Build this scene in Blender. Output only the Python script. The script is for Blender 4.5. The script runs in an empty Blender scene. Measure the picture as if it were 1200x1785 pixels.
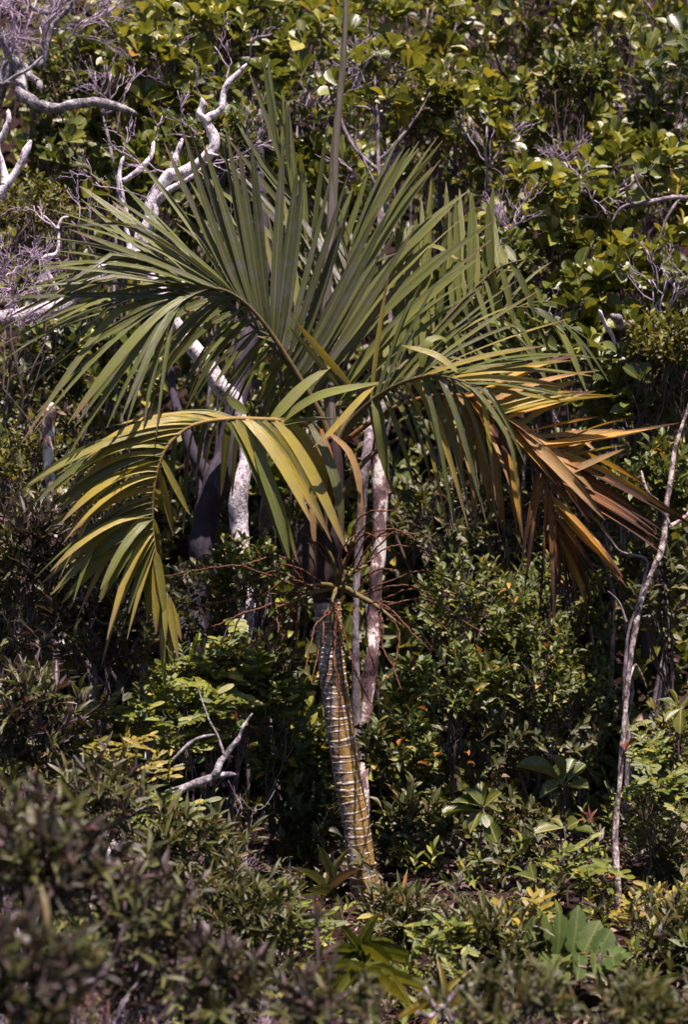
import bpy, math, random
import numpy as np
from mathutils import Vector, Matrix

random.seed(7)
RNG = np.random.default_rng(11)
scene = bpy.context.scene
COL = scene.collection

# ------------------------------------------------------------------ camera, sky, sun
CAM_D, CAM_H = 6.5, 1.72
K = 0.0025 / 6.5                       # metres per photo pixel per metre of distance


def P(px, py, Y=0.0):
    d = CAM_D + Y
    return Vector(((px - 600) * K * d, Y, CAM_H + (892.5 - py) * K * d))


cam_d = bpy.data.cameras.new('camera')
cam = bpy.data.objects.new('camera', cam_d)
COL.objects.link(cam)
cam.location = (0, -CAM_D, CAM_H)
cam.rotation_euler = (math.radians(90), 0, 0)
cam_d.sensor_fit = 'VERTICAL'
cam_d.sensor_height = 36.0
cam_d.lens = 18.0 / (892.5 * K)
cam_d.clip_start = 0.05
cam_d.clip_end = 500
cam_d.dof.use_dof = True
cam_d.dof.focus_distance = 6.75
cam_d.dof.aperture_fstop = cam_d.lens * 0.001 / 0.023
scene.camera = cam

SUN_EL, SUN_AZ = math.radians(70), math.radians(24)   # azimuth: from behind the camera towards the right
sun_dir = Vector((math.sin(SUN_AZ) * math.cos(SUN_EL), -math.cos(SUN_AZ) * math.cos(SUN_EL), math.sin(SUN_EL)))
sun_d = bpy.data.lights.new('sun', 'SUN')
sun_d.energy = 5.0
sun_d.angle = math.radians(0.53)
sun_d.color = (1.0, 0.90, 0.84)
sun = bpy.data.objects.new('sun', sun_d)
COL.objects.link(sun)
sun.rotation_euler = (-sun_dir).to_track_quat('-Z', 'Y').to_euler()

world = bpy.data.worlds.new('World')
scene.world = world
world.use_nodes = True
wn = world.node_tree.nodes
sky = wn.new('ShaderNodeTexSky')
sky.sky_type = 'NISHITA'
sky.sun_disc = False
sky.sun_elevation = SUN_EL
sky.sun_rotation = math.pi - SUN_AZ
sky.altitude = 800
sky.air_density = 0.8
sky.dust_density = 0.6
world.node_tree.links.new(sky.outputs[0], wn['Background'].inputs[0])
wn['Background'].inputs[1].default_value = 0.05

scene.view_settings.view_transform = 'Standard'
scene.view_settings.look = 'None'
scene.view_settings.exposure = 1.22
scene.view_settings.gamma = 1.0
scene.view_settings.use_white_balance = True          # the slide film's magenta cast
scene.view_settings.white_balance_temperature = 6500
scene.view_settings.white_balance_tint = 24
scene.cycles.max_bounces = 4
scene.cycles.diffuse_bounces = 2
scene.cycles.glossy_bounces = 2
scene.cycles.transmission_bounces = 3
scene.cycles.use_denoising = True
scene.cycles.sample_clamp_indirect = 4.0

# ------------------------------------------------------------------ materials


def ramp_set(r, stops, interp='LINEAR'):
    cr = r.color_ramp
    cr.interpolation = interp
    while len(cr.elements) < len(stops):
        cr.elements.new(0.5)
    for e, (p, c) in zip(cr.elements, stops):
        e.position = p
        e.color = (c[0], c[1], c[2], 1)


class Mat:
    def __init__(self, name):
        self.m = bpy.data.materials.new(name)
        self.m.use_nodes = True
        self.t = self.m.node_tree
        self.t.nodes.clear()

    def n(self, typ, ins=None, **kw):
        nd = self.t.nodes.new('ShaderNode' + typ)
        for k, v in kw.items():
            setattr(nd, k, v)
        for k, v in (ins or {}).items():
            if hasattr(v, 'is_output'):
                self.t.links.new(v, nd.inputs[k])
            else:
                nd.inputs[k].default_value = v
        return nd

    def math(self, op, a, b=0.0, c=0.0):
        return self.n('Math', {0: a, 1: b, 2: c}, operation=op).outputs[0]

    def mix(self, f, a, b, blend='MIX'):
        nd = self.n('Mix', None, data_type='RGBA', blend_type=blend)
        for k, v in ((0, f), (6, a), (7, b)):
            if hasattr(v, 'is_output'):
                self.t.links.new(v, nd.inputs[k])
            else:
                nd.inputs[k].default_value = v if k == 0 else (v[0], v[1], v[2], 1)
        return nd.outputs[2]

    def ramp(self, f, stops, interp='LINEAR'):
        nd = self.n('ValToRGB', {0: f})
        ramp_set(nd, stops, interp)
        return nd.outputs[0]

    def noise(self, scale, detail=4, rough=0.55, vec=None, out=0, dist=0.0):
        ins = {'Scale': scale, 'Detail': detail, 'Roughness': rough, 'Distortion': dist}
        if vec is not None:
            ins['Vector'] = vec
        return self.n('TexNoise', ins).outputs[out]

    def out(self, sh):
        self.n('OutputMaterial', {'Surface': sh})
        return self.m


def bump_in(mt, h, strength=0.5, dist=0.01):
    return mt.n('Bump', {'Height': h, 'Strength': strength, 'Distance': dist}).outputs[0]


def leaf_mat(name, stops, rough=0.38, transl=0.28, rib=0.35, spec=0.5, tint=(1.25, 1.15, 0.55)):
    """leaf colours differ leaf by leaf; midrib from the UV; light passes through the blade"""
    m = Mat(name)
    isl = m.n('NewGeometry').outputs['Random Per Island']
    ob = m.n('ObjectInfo').outputs['Random']
    rnd = m.math('FRACT', m.math('ADD', isl, ob))
    col = m.ramp(rnd, stops)
    pos = m.n('NewGeometry').outputs['Position']
    nz = m.noise(34.0, 2, 0.6, pos)
    col = m.mix(0.55, col, m.ramp(nz, [(0.3, (0.55, 0.5, 0.5)), (0.7, (1.25, 1.25, 1.1))]), 'MULTIPLY')
    uv = m.n('UVMap').outputs[0]
    sx = m.n('SeparateXYZ', {0: uv})
    mid = m.math('ABSOLUTE', m.math('SUBTRACT', sx.outputs[0], 0.5))
    ribf = m.math('MULTIPLY', m.math('LESS_THAN', mid, 0.045), rib)
    col = m.mix(ribf, col, (0.34, 0.34, 0.12))
    vein = m.math('SINE', m.math('MULTIPLY', m.math('ADD', sx.outputs[1], mid), 60.0))
    nrm = bump_in(m, vein, 0.25, 0.0015)
    p = m.n('BsdfPrincipled', {'Base Color': col, 'Roughness': rough, 'Specular IOR Level': spec, 'Normal': nrm})
    tcol = m.mix(1.0, col, tint, 'MULTIPLY')
    tr = m.n('BsdfTranslucent', {'Color': tcol})
    mx = m.n('MixShader', {0: transl, 1: p.outputs[0], 2: tr.outputs[0]})
    return m.out(mx.outputs[0])


def bark_mat(name, stops, scale=9.0, squash=0.35, bump=0.6, rough=0.9, fine=70.0, fspeck=0.35):
    m = Mat(name)
    pos = m.n('TexCoord').outputs['Object']
    mp = m.n('Mapping', {'Vector': pos, 'Scale': (1, 1, squash)}).outputs[0]
    a = m.noise(scale, 6, 0.62, mp, dist=0.4)
    b = m.noise(fine, 3, 0.6, mp)
    f = m.math('ADD', m.math('MULTIPLY', a, 1.0 - fspeck * 0.5), m.math('MULTIPLY', b, fspeck * 0.5))
    col = m.ramp(f, stops)
    h = m.math('ADD', a, m.math('MULTIPLY', b, 0.5))
    p = m.n('BsdfPrincipled', {'Base Color': col, 'Roughness': rough, 'Specular IOR Level': 0.2, 'Normal': bump_in(m, h, bump, 0.012)})
    return m.out(p.outputs[0])


def frond_mat(name, stops, tipc, tip0=0.8, grey=0.35, transl=0.22, edge=0.0, rough=0.36, spec=0.55, blotch=0.55):
    """palm leaflet: ribs along the blade, dry tips, grey algae film in patches"""
    m = Mat(name)
    ob = m.n('ObjectInfo').outputs['Random']
    uv = m.n('UVMap').outputs[0]
    sx = m.n('SeparateXYZ', {0: uv})
    u, v = sx.outputs[0], sx.outputs[1]
    pos = m.n('NewGeometry').outputs['Position']
    stripe = m.noise(1.0, 3, 0.6, m.n('CombineXYZ', {0: m.math('MULTIPLY', u, 17.0), 1: m.math('MULTIPLY', v, 2.4), 2: m.math('MULTIPLY', ob, 90.0)}).outputs[0])
    f = m.math('ADD', m.math('MULTIPLY', ob, 0.5), m.math('MULTIPLY', stripe, 0.7))
    col = m.ramp(f, stops)
    g = m.noise(13.0, 5, 0.65, pos)
    gf = m.math('MULTIPLY', m.n('MapRange', {0: g, 1: 0.48, 2: 0.66}).outputs[0], grey)
    col = m.mix(gf, col, (0.115, 0.105, 0.115))
    mid = m.math('ABSOLUTE', m.math('SUBTRACT', u, 0.5))
    col = m.mix(m.math('MULTIPLY', m.math('LESS_THAN', mid, 0.05), 0.5), col, (0.26, 0.23, 0.08))
    # dry tips and edges, ragged
    rag = m.math('ADD', v, m.math('MULTIPLY', m.math('SUBTRACT', m.noise(1.0, 4, 0.7, m.n('CombineXYZ', {0: m.math('MULTIPLY', u, 5.0), 1: m.math('MULTIPLY', v, 5.0), 2: m.math('MULTIPLY', ob, 50.0)}).outputs[0]), 0.5), 0.5))
    rag = m.math('ADD', rag, m.math('MULTIPLY', m.math('SUBTRACT', ob, 0.5), 0.22))
    rag = m.math('ADD', rag, m.math('MULTIPLY', mid, edge))
    tf = m.n('MapRange', {0: rag, 1: tip0, 2: tip0 + 0.1}).outputs[0]
    col = m.mix(tf, col, m.ramp(stripe, [(0.35, tipc[0]), (0.65, tipc[1])]))
    sp = m.noise(1.0, 5, 0.75, m.n('CombineXYZ', {0: m.math('MULTIPLY', u, 4.0), 1: m.math('MULTIPLY', v, 14.0), 2: m.math('MULTIPLY', ob, 70.0)}).outputs[0])
    col = m.mix(m.math('MULTIPLY', m.n('MapRange', {0: sp, 1: 0.57, 2: 0.66}).outputs[0], blotch), col, tipc[0])
    ribs = m.math('SINE', m.math('MULTIPLY', u, 44.0))
    nrm = bump_in(m, m.math('ADD', m.math('MULTIPLY', ribs, 0.4), stripe), 0.7, 0.0025)
    p = m.n('BsdfPrincipled', {'Base Color': col, 'Roughness': rough, 'Specular IOR Level': spec, 'Normal': nrm})
    tr = m.n('BsdfTranslucent', {'Color': m.mix(1.0, col, (1.2, 1.15, 0.6), 'MULTIPLY')})
    mx = m.n('MixShader', {0: transl, 1: p.outputs[0], 2: tr.outputs[0]})
    return m.out(mx.outputs[0])


M = {}
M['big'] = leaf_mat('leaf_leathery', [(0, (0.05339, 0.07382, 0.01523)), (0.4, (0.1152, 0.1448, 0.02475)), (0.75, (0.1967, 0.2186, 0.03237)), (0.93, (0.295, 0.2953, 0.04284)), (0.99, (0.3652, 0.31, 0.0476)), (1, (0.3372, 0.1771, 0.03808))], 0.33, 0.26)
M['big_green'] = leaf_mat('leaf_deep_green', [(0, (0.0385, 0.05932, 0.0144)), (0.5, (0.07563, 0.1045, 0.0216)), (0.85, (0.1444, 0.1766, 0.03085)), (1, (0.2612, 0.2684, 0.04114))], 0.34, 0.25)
M['small'] = leaf_mat('leaf_small', [(0, (0.0405, 0.0626, 0.01436)), (0.45, (0.07425, 0.1085, 0.01989)), (0.85, (0.1283, 0.153, 0.02652)), (0.96, (0.243, 0.2226, 0.03315)), (1, (0.432, 0.2087, 0.0221))], 0.4, 0.26)
M['small_yellow'] = leaf_mat('leaf_small_yellowish', [(0, (0.06, 0.07, 0.015)), (0.5, (0.11, 0.12, 0.02)), (1, (0.22, 0.19, 0.03))], 0.42, 0.3)
M['pinnate'] = leaf_mat('leaf_pinnate', [(0, (0.066, 0.09887, 0.01795)), (0.5, (0.1254, 0.1695, 0.02468)), (0.9, (0.2244, 0.2401, 0.03366)), (1, (0.3432, 0.2825, 0.03366))], 0.42, 0.3)
M['pinnate_yellow'] = leaf_mat('leaf_pinnate_yellow', [(0, (0.15, 0.15, 0.02)), (0.5, (0.24, 0.21, 0.03)), (1, (0.34, 0.25, 0.03))], 0.45, 0.3)
M['dull'] = leaf_mat('leaf_dull_purplish', [(0, (0.02288, 0.02132, 0.0176)), (0.45, (0.04576, 0.04264, 0.02816)), (0.7, (0.0616, 0.04428, 0.04576)), (0.93, (0.088, 0.05412, 0.06688)), (1, (0.176, 0.1066, 0.1056))], 0.4, 0.2, 0.2)
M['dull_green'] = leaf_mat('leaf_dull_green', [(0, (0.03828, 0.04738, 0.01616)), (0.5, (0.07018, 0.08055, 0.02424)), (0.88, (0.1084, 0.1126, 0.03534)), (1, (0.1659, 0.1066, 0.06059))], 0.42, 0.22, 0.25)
M['strap'] = leaf_mat('leaf_strap', [(0, (0.051, 0.07225, 0.01275)), (0.5, (0.0935, 0.119, 0.0153)), (1, (0.1615, 0.17, 0.02125))], 0.4, 0.3, 0.2)
M['strap_olive'] = leaf_mat('leaf_strap_olive', [(0, (0.08, 0.085, 0.02)), (0.6, (0.14, 0.13, 0.025)), (1, (0.22, 0.18, 0.035))], 0.42, 0.3, 0.2)
M['seed'] = leaf_mat('leaf_seedling', [(0, (0.056, 0.08, 0.0144)), (0.5, (0.088, 0.116, 0.0192)), (0.9, (0.144, 0.152, 0.024)), (1, (0.208, 0.168, 0.024))], 0.34, 0.28, 0.6)
M['lobed'] = leaf_mat('leaf_lobed_fern', [(0, (0.045, 0.08, 0.02)), (0.5, (0.065, 0.105, 0.024)), (1, (0.10, 0.13, 0.03))], 0.65, 0.3, 0.15, 0.25)
M['dead'] = leaf_mat('leaf_dead', [(0, (0.11, 0.05, 0.02)), (0.5, (0.22, 0.11, 0.04)), (0.8, (0.30, 0.16, 0.05)), (1, (0.32, 0.20, 0.09))], 0.6, 0.2, 0.3, 0.2)
M['orange'] = leaf_mat('leaf_orange', [(0, (0.26, 0.085, 0.02)), (1, (0.36, 0.16, 0.035))], 0.5, 0.3, 0.3, 0.3)
M['red'] = leaf_mat('leaf_red', [(0, (0.11, 0.04, 0.03)), (1, (0.20, 0.065, 0.04))], 0.5, 0.3, 0.3, 0.3)
M['litter'] = leaf_mat('leaf_litter', [(0, (0.05, 0.032, 0.026)), (0.4, (0.11, 0.075, 0.06)), (0.8, (0.20, 0.14, 0.115)), (1, (0.30, 0.21, 0.15))], 0.75, 0.1, 0.2, 0.15)
M['bark'] = bark_mat('bark_grey_purple', [(0.36, (0.045, 0.034, 0.037)), (0.5, (0.15, 0.12, 0.125)), (0.64, (0.34, 0.29, 0.30))], 26, 0.5, 0.8)
M['bark_dark'] = bark_mat('bark_dark_purple', [(0.3, (0.02, 0.016, 0.02)), (0.55, (0.055, 0.045, 0.06)), (0.75, (0.12, 0.10, 0.12))], 12, 0.4)
M['bark_white'] = bark_mat('bark_dead_white', [(0.34, (0.06, 0.048, 0.0504)), (0.41, (0.24, 0.198, 0.205)), (0.48, (0.54, 0.49, 0.50)), (0.60, (0.76, 0.72, 0.72))], 30, 0.55, 1.0, 0.9, 120, 0.7)
M['bark_lichen'] = bark_mat('bark_grey_lichen', [(0.36, (0.04, 0.034, 0.038)), (0.47, (0.16, 0.14, 0.15)), (0.55, (0.33, 0.32, 0.31)), (0.66, (0.55, 0.56, 0.50))], 26, 0.7, 1.0, 0.9, 110, 0.6)
M['bark_mottled'] = bark_mat('bark_mottled_pink', [(0.38, (0.05, 0.032, 0.036)), (0.46, (0.15, 0.09, 0.09)), (0.52, (0.26, 0.165, 0.155)), (0.545, (0.62, 0.59, 0.53)), (0.7, (0.70, 0.68, 0.60))], 11, 0.7, 0.6, 0.85, 90, 0.3)
M['bark_speckle'] = bark_mat('bark_speckled', [(0.38, (0.04, 0.028, 0.03)), (0.46, (0.15, 0.11, 0.10)), (0.52, (0.36, 0.29, 0.26)), (0.60, (0.60, 0.55, 0.50))], 30, 0.7, 0.7, 0.85, 90, 0.6)
M['twig'] = bark_mat('twig_brown', [(0.3, (0.035, 0.025, 0.024)), (0.7, (0.14, 0.105, 0.10))], 20, 0.5, 0.3)
M['twig_grey'] = bark_mat('twig_bare_grey', [(0.3, (0.2093, 0.1546, 0.198)), (0.7, (0.598, 0.4838, 0.5861))], 20, 0.5, 0.3)
M['stem_red'] = bark_mat('stem_reddish', [(0.3, (0.078, 0.039, 0.0364)), (0.7, (0.221, 0.1105, 0.091))], 20, 0.5, 0.3)

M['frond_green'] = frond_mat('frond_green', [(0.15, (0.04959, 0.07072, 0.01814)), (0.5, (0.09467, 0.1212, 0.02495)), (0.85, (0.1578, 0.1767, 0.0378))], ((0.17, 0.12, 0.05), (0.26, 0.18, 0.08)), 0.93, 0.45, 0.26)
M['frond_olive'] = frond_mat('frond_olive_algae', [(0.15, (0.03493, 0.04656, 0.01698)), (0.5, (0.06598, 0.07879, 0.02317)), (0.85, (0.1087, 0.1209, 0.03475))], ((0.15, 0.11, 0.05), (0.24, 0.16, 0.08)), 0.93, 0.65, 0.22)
M['frond_lit'] = frond_mat('frond_green_sunlit', [(0.15, (0.08383, 0.1098, 0.02395)), (0.5, (0.1397, 0.1725, 0.03422)), (0.85, (0.2142, 0.23, 0.05132))], ((0.26, 0.2, 0.06), (0.34, 0.24, 0.08)), 0.97, 0.25, 0.34)  # lit copy of the green leaflets: sunlight put into the brighter, yellower colour
M['frond_yellowing'] = frond_mat('frond_yellowing', [(0.1, (0.1311, 0.1336, 0.0264)), (0.45, (0.228, 0.2099, 0.0312)), (0.8, (0.3534, 0.2735, 0.036))], ((0.17, 0.115, 0.04), (0.30, 0.21, 0.10)), 0.90, 0.3, 0.24, 0.25, blotch=0.5)
M['frond_dry'] = frond_mat('frond_dying_orange', [(0.1, (0.3017, 0.1555, 0.02556)), (0.45, (0.4424, 0.2361, 0.03409)), (0.8, (0.5228, 0.3109, 0.07101))], ((0.045, 0.022, 0.014), (0.15, 0.075, 0.035)), 0.84, 0.15, 0.25, 0.45, 0.6, 0.2, blotch=0.9)
M['frond_dead'] = frond_mat('frond_dead_brown', [(0.1, (0.11, 0.04, 0.015)), (0.5, (0.21, 0.085, 0.024)), (0.9, (0.33, 0.15, 0.03))], ((0.032, 0.017, 0.013), (0.10, 0.05, 0.03)), 0.66, 0.2, 0.12, 0.6, 0.7, 0.2)
M['frond_tan'] = frond_mat('frond_withered_tan', [(0.1, (0.187, 0.1265, 0.044)), (0.5, (0.308, 0.198, 0.0715)), (0.9, (0.396, 0.231, 0.088))], ((0.09, 0.05, 0.04), (0.3, 0.18, 0.06)), 0.86, 0.3, 0.2, 0.4, 0.6, 0.2)


def simple_mat(name, stops, scale=20, rough=0.6, bump=0.3, squash=1.0):
    return bark_mat(name, stops, scale, squash, bump, rough)


M['rachis'] = simple_mat('frond_rachis', [(0.3, (0.06, 0.045, 0.025)), (0.7, (0.13, 0.10, 0.04))], 25, 0.5)
M['rachis_yellow'] = simple_mat('frond_rachis_yellow', [(0.3, (0.16, 0.11, 0.03)), (0.7, (0.27, 0.18, 0.05))], 25, 0.5)
M['rachis_brown'] = simple_mat('frond_rachis_brown', [(0.3, (0.09, 0.04, 0.02)), (0.7, (0.22, 0.10, 0.03))], 25, 0.6)
M['spear'] = simple_mat('spear_leaf', [(0.36, (0.055, 0.045, 0.04)), (0.48, (0.11, 0.10, 0.065)), (0.56, (0.135, 0.11, 0.105)), (0.66, (0.19, 0.165, 0.12))], 34, 0.5, 1.0, 0.05)
M['crownshaft'] = simple_mat('crownshaft', [(0.36, (0.012, 0.008, 0.009)), (0.52, (0.034, 0.022, 0.022)), (0.68, (0.08, 0.055, 0.04))], 22, 0.7, 0.9, 0.14)
M['peduncle'] = simple_mat('inflorescence_olive', [(0.36, (0.05, 0.038, 0.016)), (0.5, (0.10, 0.078, 0.026)), (0.66, (0.15, 0.115, 0.04))], 30, 0.55)
M['rachilla'] = simple_mat('rachilla_rust', [(0.35, (0.06, 0.0255, 0.0153)), (0.65, (0.136, 0.0578, 0.0255))], 60, 0.65)


def palm_trunk_mat():
    m = Mat('palm_trunk_ochre')
    pos = m.n('TexCoord').outputs['Object']
    x = m.n('SeparateXYZ', {0: m.n('NewGeometry').outputs['Normal']}).outputs[0]
    nz = m.noise(11, 6, 0.65, pos)
    fine = m.noise(60, 4, 0.6, pos)
    ochre = m.ramp(m.math('ADD', m.math('MULTIPLY', nz, 0.5), m.math('MULTIPLY', fine, 0.5)), [(0.36, (0.085, 0.052, 0.022)), (0.5, (0.225, 0.135, 0.038)), (0.66, (0.35, 0.22, 0.07))])
    lich = m.ramp(fine, [(0.36, (0.07, 0.058, 0.055)), (0.52, (0.22, 0.19, 0.185)), (0.66, (0.50, 0.46, 0.46))])
    # a lichen crust grows on the left side, and thicker towards the top
    z = m.n('SeparateXYZ', {0: pos}).outputs[2]
    side = m.math('ADD', m.math('MULTIPLY', x, -0.42), m.math('MULTIPLY', m.math('SUBTRACT', nz, 0.5), 2.1))
    side = m.math('ADD', side, m.n('MapRange', {0: z, 1: 0.75, 2: 1.3, 3: 0.0, 4: 0.42}).outputs[0])
    col = m.mix(m.n('MapRange', {0: side, 1: 0.06, 2: 0.40}).outputs[0], ochre, lich)
    p = m.n('BsdfPrincipled', {'Base Color': col, 'Roughness': 0.8, 'Specular IOR Level': 0.25, 'Normal': bump_in(m, m.math('ADD', nz, fine), 0.5, 0.006)})
    return m.out(p.outputs[0])


def ring_mat():
    m = Mat('leaf_scar_pale')
    pos = m.n('TexCoord').outputs['Object']
    nz = m.noise(34, 5, 0.7, pos)
    col = m.ramp(nz, [(0.40, (0.19, 0.125, 0.05)), (0.50, (0.33, 0.27, 0.20)), (0.62, (0.68, 0.65, 0.61))])
    p = m.n('BsdfPrincipled', {'Base Color': col, 'Roughness': 0.85, 'Normal': bump_in(m, nz, 0.6, 0.004)})
    return m.out(p.outputs[0])


def soil_mat():
    m = Mat('forest_soil')
    pos = m.n('NewGeometry').outputs['Position']
    a = m.noise(2.5, 8, 0.65, pos)
    b = m.noise(45, 4, 0.6, pos)
    col = m.ramp(m.math('ADD', m.math('MULTIPLY', a, 0.5), m.math('MULTIPLY', b, 0.5)), [(0.35, (0.010, 0.005, 0.004)), (0.5, (0.026, 0.014, 0.011)), (0.68, (0.06, 0.036, 0.03))])
    p = m.n('BsdfPrincipled', {'Base Color': col, 'Roughness': 0.95, 'Specular IOR Level': 0.1, 'Normal': bump_in(m, m.math('ADD', a, b), 1.0, 0.03)})
    return m.out(p.outputs[0])


M['palm_trunk'] = palm_trunk_mat()
M['ring'] = ring_mat()
M['soil'] = soil_mat()

# ------------------------------------------------------------------ mesh helpers


def nrmz(a):
    return a / np.maximum(np.linalg.norm(a, axis=-1, keepdims=True), 1e-9)


class MB:
    """collects tubes and faces for one mesh"""

    def __init__(self):
        self.v, self.f, self.nv = [], [], 0

    def tube(self, pts, rad, sides=6, cap=True, jitter=0.0, seed=0):
        pts = np.asarray([tuple(p) for p in pts], float)
        rad = np.asarray(rad, float)
        n = len(pts)
        tan = nrmz(np.gradient(pts, axis=0))
        up = np.array([0.0, 0.0, 1.0]) if abs(tan[0][2]) < 0.9 else np.array([1.0, 0, 0])
        a = nrmz(np.cross(tan[0], up))
        A = []
        for i in range(n):
            a = a - tan[i] * np.dot(a, tan[i])
            a = a / max(np.linalg.norm(a), 1e-9)
            A.append(a)
        A = np.array(A)
        B = np.cross(tan, A)
        th = np.linspace(0, 2 * math.pi, sides, endpoint=False)
        r = rad[:, None] * np.ones((1, sides))
        if jitter:
            r = r * (1 + jitter * np.random.default_rng(seed + n).normal(size=r.shape))
        ring = pts[:, None, :] + (A[:, None, :] * np.cos(th)[None, :, None] + B[:, None, :] * np.sin(th)[None, :, None]) * r[:, :, None]
        self.v.append(ring.reshape(-1, 3))
        o = self.nv
        for i in range(n - 1):
            for j in range(sides):
                k = (j + 1) % sides
                self.f.append((o + i * sides + j, o + i * sides + k, o + (i + 1) * sides + k, o + (i + 1) * sides + j))
        self.nv += n * sides
        if cap:
            self.f.append(tuple(o + j for j in reversed(range(sides))))
            self.f.append(tuple(o + (n - 1) * sides + j for j in range(sides)))
        return self

    def mesh(self, name, mat, org):
        me = bpy.data.meshes.new(name)
        v = np.concatenate(self.v) - np.asarray(org, float)
        me.from_pydata(v.tolist(), [], self.f)
        me.polygons.foreach_set('use_smooth', [True] * len(me.polygons))
        me.materials.append(mat)
        return me


def spline(pts, n):
    """Catmull-Rom through pts, n samples"""
    p = np.asarray([tuple(q) for q in pts], float)
    if len(p) == 2:
        t = np.linspace(0, 1, n)[:, None]
        return p[0] * (1 - t) + p[1] * t
    seg = np.linalg.norm(np.diff(p, axis=0), axis=1)
    kn = np.concatenate([[0], np.cumsum(seg)])
    kn /= kn[-1]
    ext = np.vstack([2 * p[0] - p[1], p, 2 * p[-1] - p[-2]])
    out = []
    for t in np.linspace(0, 1, n):
        i = min(np.searchsorted(kn, t, side='right') - 1, len(p) - 2)
        u = (t - kn[i]) / max(kn[i + 1] - kn[i], 1e-9)
        a, b, c, d = ext[i], ext[i + 1], ext[i + 2], ext[i + 3]
        out.append(0.5 * ((2 * b) + (-a + c) * u + (2 * a - 5 * b + 4 * c - d) * u * u + (-a + 3 * b - 3 * c + d) * u ** 3))
    return np.array(out)


def lerp_list(vals, n):
    vals = np.asarray(vals, float)
    x = np.linspace(0, 1, len(vals))
    t = np.linspace(0, 1, n)
    if vals.ndim == 1:
        return np.interp(t, x, vals)
    return np.stack([np.interp(t, x, vals[:, k]) for k in range(vals.shape[1])], 1)


def thing(name, label, cat, org, group=None):
    o = bpy.data.objects.new(name, None)
    o.empty_display_size = 0.1
    COL.objects.link(o)
    o.location = org
    o['label'] = label
    o['category'] = cat
    if group:
        o['group'] = group
    return o


def part(name, me, parent, kind=None):
    o = bpy.data.objects.new(name, me)
    COL.objects.link(o)
    o.parent = parent
    if kind:
        o['kind'] = kind
    return o


# ------------------------------------------------------------------ leaves
def make_template(rows, fold=0.12, curl=0.12, wav=0.0):
    """rows: (y, half width 0..0.5). First and last rows are single points. -> verts (x across, y along, z normal), faces, uv"""
    V, F, UV = [], [], []
    for i, (y, hw) in enumerate(rows):
        z = -curl * y * y
        if i == 0 or i == len(rows) - 1:
            V.append((0, y, z)); UV.append((0.5, y))
        else:
            w = wav * math.sin(i * 2.1)
            V += [(-hw, y, z + fold * hw + w * hw), (0, y, z), (hw, y, z + fold * hw - w * hw)]
            UV += [(0.5 - hw, y), (0.5, y), (0.5 + hw, y)]
    F += [(0, 2, 1), (0, 3, 2)]
    m = len(rows) - 2
    for i in range(m - 1):
        a, b = 1 + 3 * i, 4 + 3 * i
        F += [(a, a + 1, b + 1, b), (a + 1, a + 2, b + 2, b + 1)]
    a = 1 + 3 * (m - 1)
    t = len(V) - 1
    F += [(a, a + 1, t), (a + 1, a + 2, t)]
    return np.array(V, float), F, np.array(UV, float)


TPL = {
    'obovate': make_template([(0, 0), (0.14, 0.05), (0.38, 0.30), (0.64, 0.49), (0.84, 0.44), (0.955, 0.24), (1, 0)], 0.35, 0.10),
    'obovate_curl': make_template([(0, 0), (0.14, 0.05), (0.38, 0.30), (0.64, 0.49), (0.84, 0.44), (0.955, 0.24), (1, 0)], 0.55, 0.26),
    'ellip': make_template([(0, 0), (0.12, 0.10), (0.35, 0.42), (0.62, 0.46), (0.86, 0.22), (1, 0)], 0.3, 0.14, 0.15),
    'ellip_curl': make_template([(0, 0), (0.12, 0.10), (0.35, 0.42), (0.62, 0.46), (0.86, 0.22), (1, 0)], 0.5, 0.30, -0.2),
    'lance': make_template([(0, 0), (0.10, 0.16), (0.32, 0.46), (0.60, 0.42), (0.84, 0.18), (1, 0)], 0.4, 0.2, 0.2),
    'lance_curl': make_template([(0, 0), (0.10, 0.16), (0.32, 0.46), (0.60, 0.42), (0.84, 0.18), (1, 0)], 0.3, 0.42, -0.3),
    'oblong': make_template([(0, 0), (0.08, 0.34), (0.3, 0.46), (0.7, 0.44), (0.92, 0.26), (1, 0)], 0.2, 0.12),
    'strap': make_template([(0, 0), (0.04, 0.34), (0.25, 0.45), (0.5, 0.5), (0.75, 0.38), (0.9, 0.2), (1, 0)], 0.5, 0.45),
    'strap_up': make_template([(0, 0), (0.04, 0.34), (0.25, 0.45), (0.5, 0.5), (0.75, 0.38), (0.9, 0.2), (1, 0)], 0.6, 0.16),
}
# the lobed fern leaflet has a wavy outline
TPL['lobed'] = make_template([(0, 0), (0.06, 0.26), (0.18, 0.44), (0.28, 0.36), (0.40, 0.50), (0.50, 0.40), (0.62, 0.47), (0.72, 0.34), (0.82, 0.36), (0.92, 0.18), (1, 0)], 0.25, 0.2)


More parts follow.
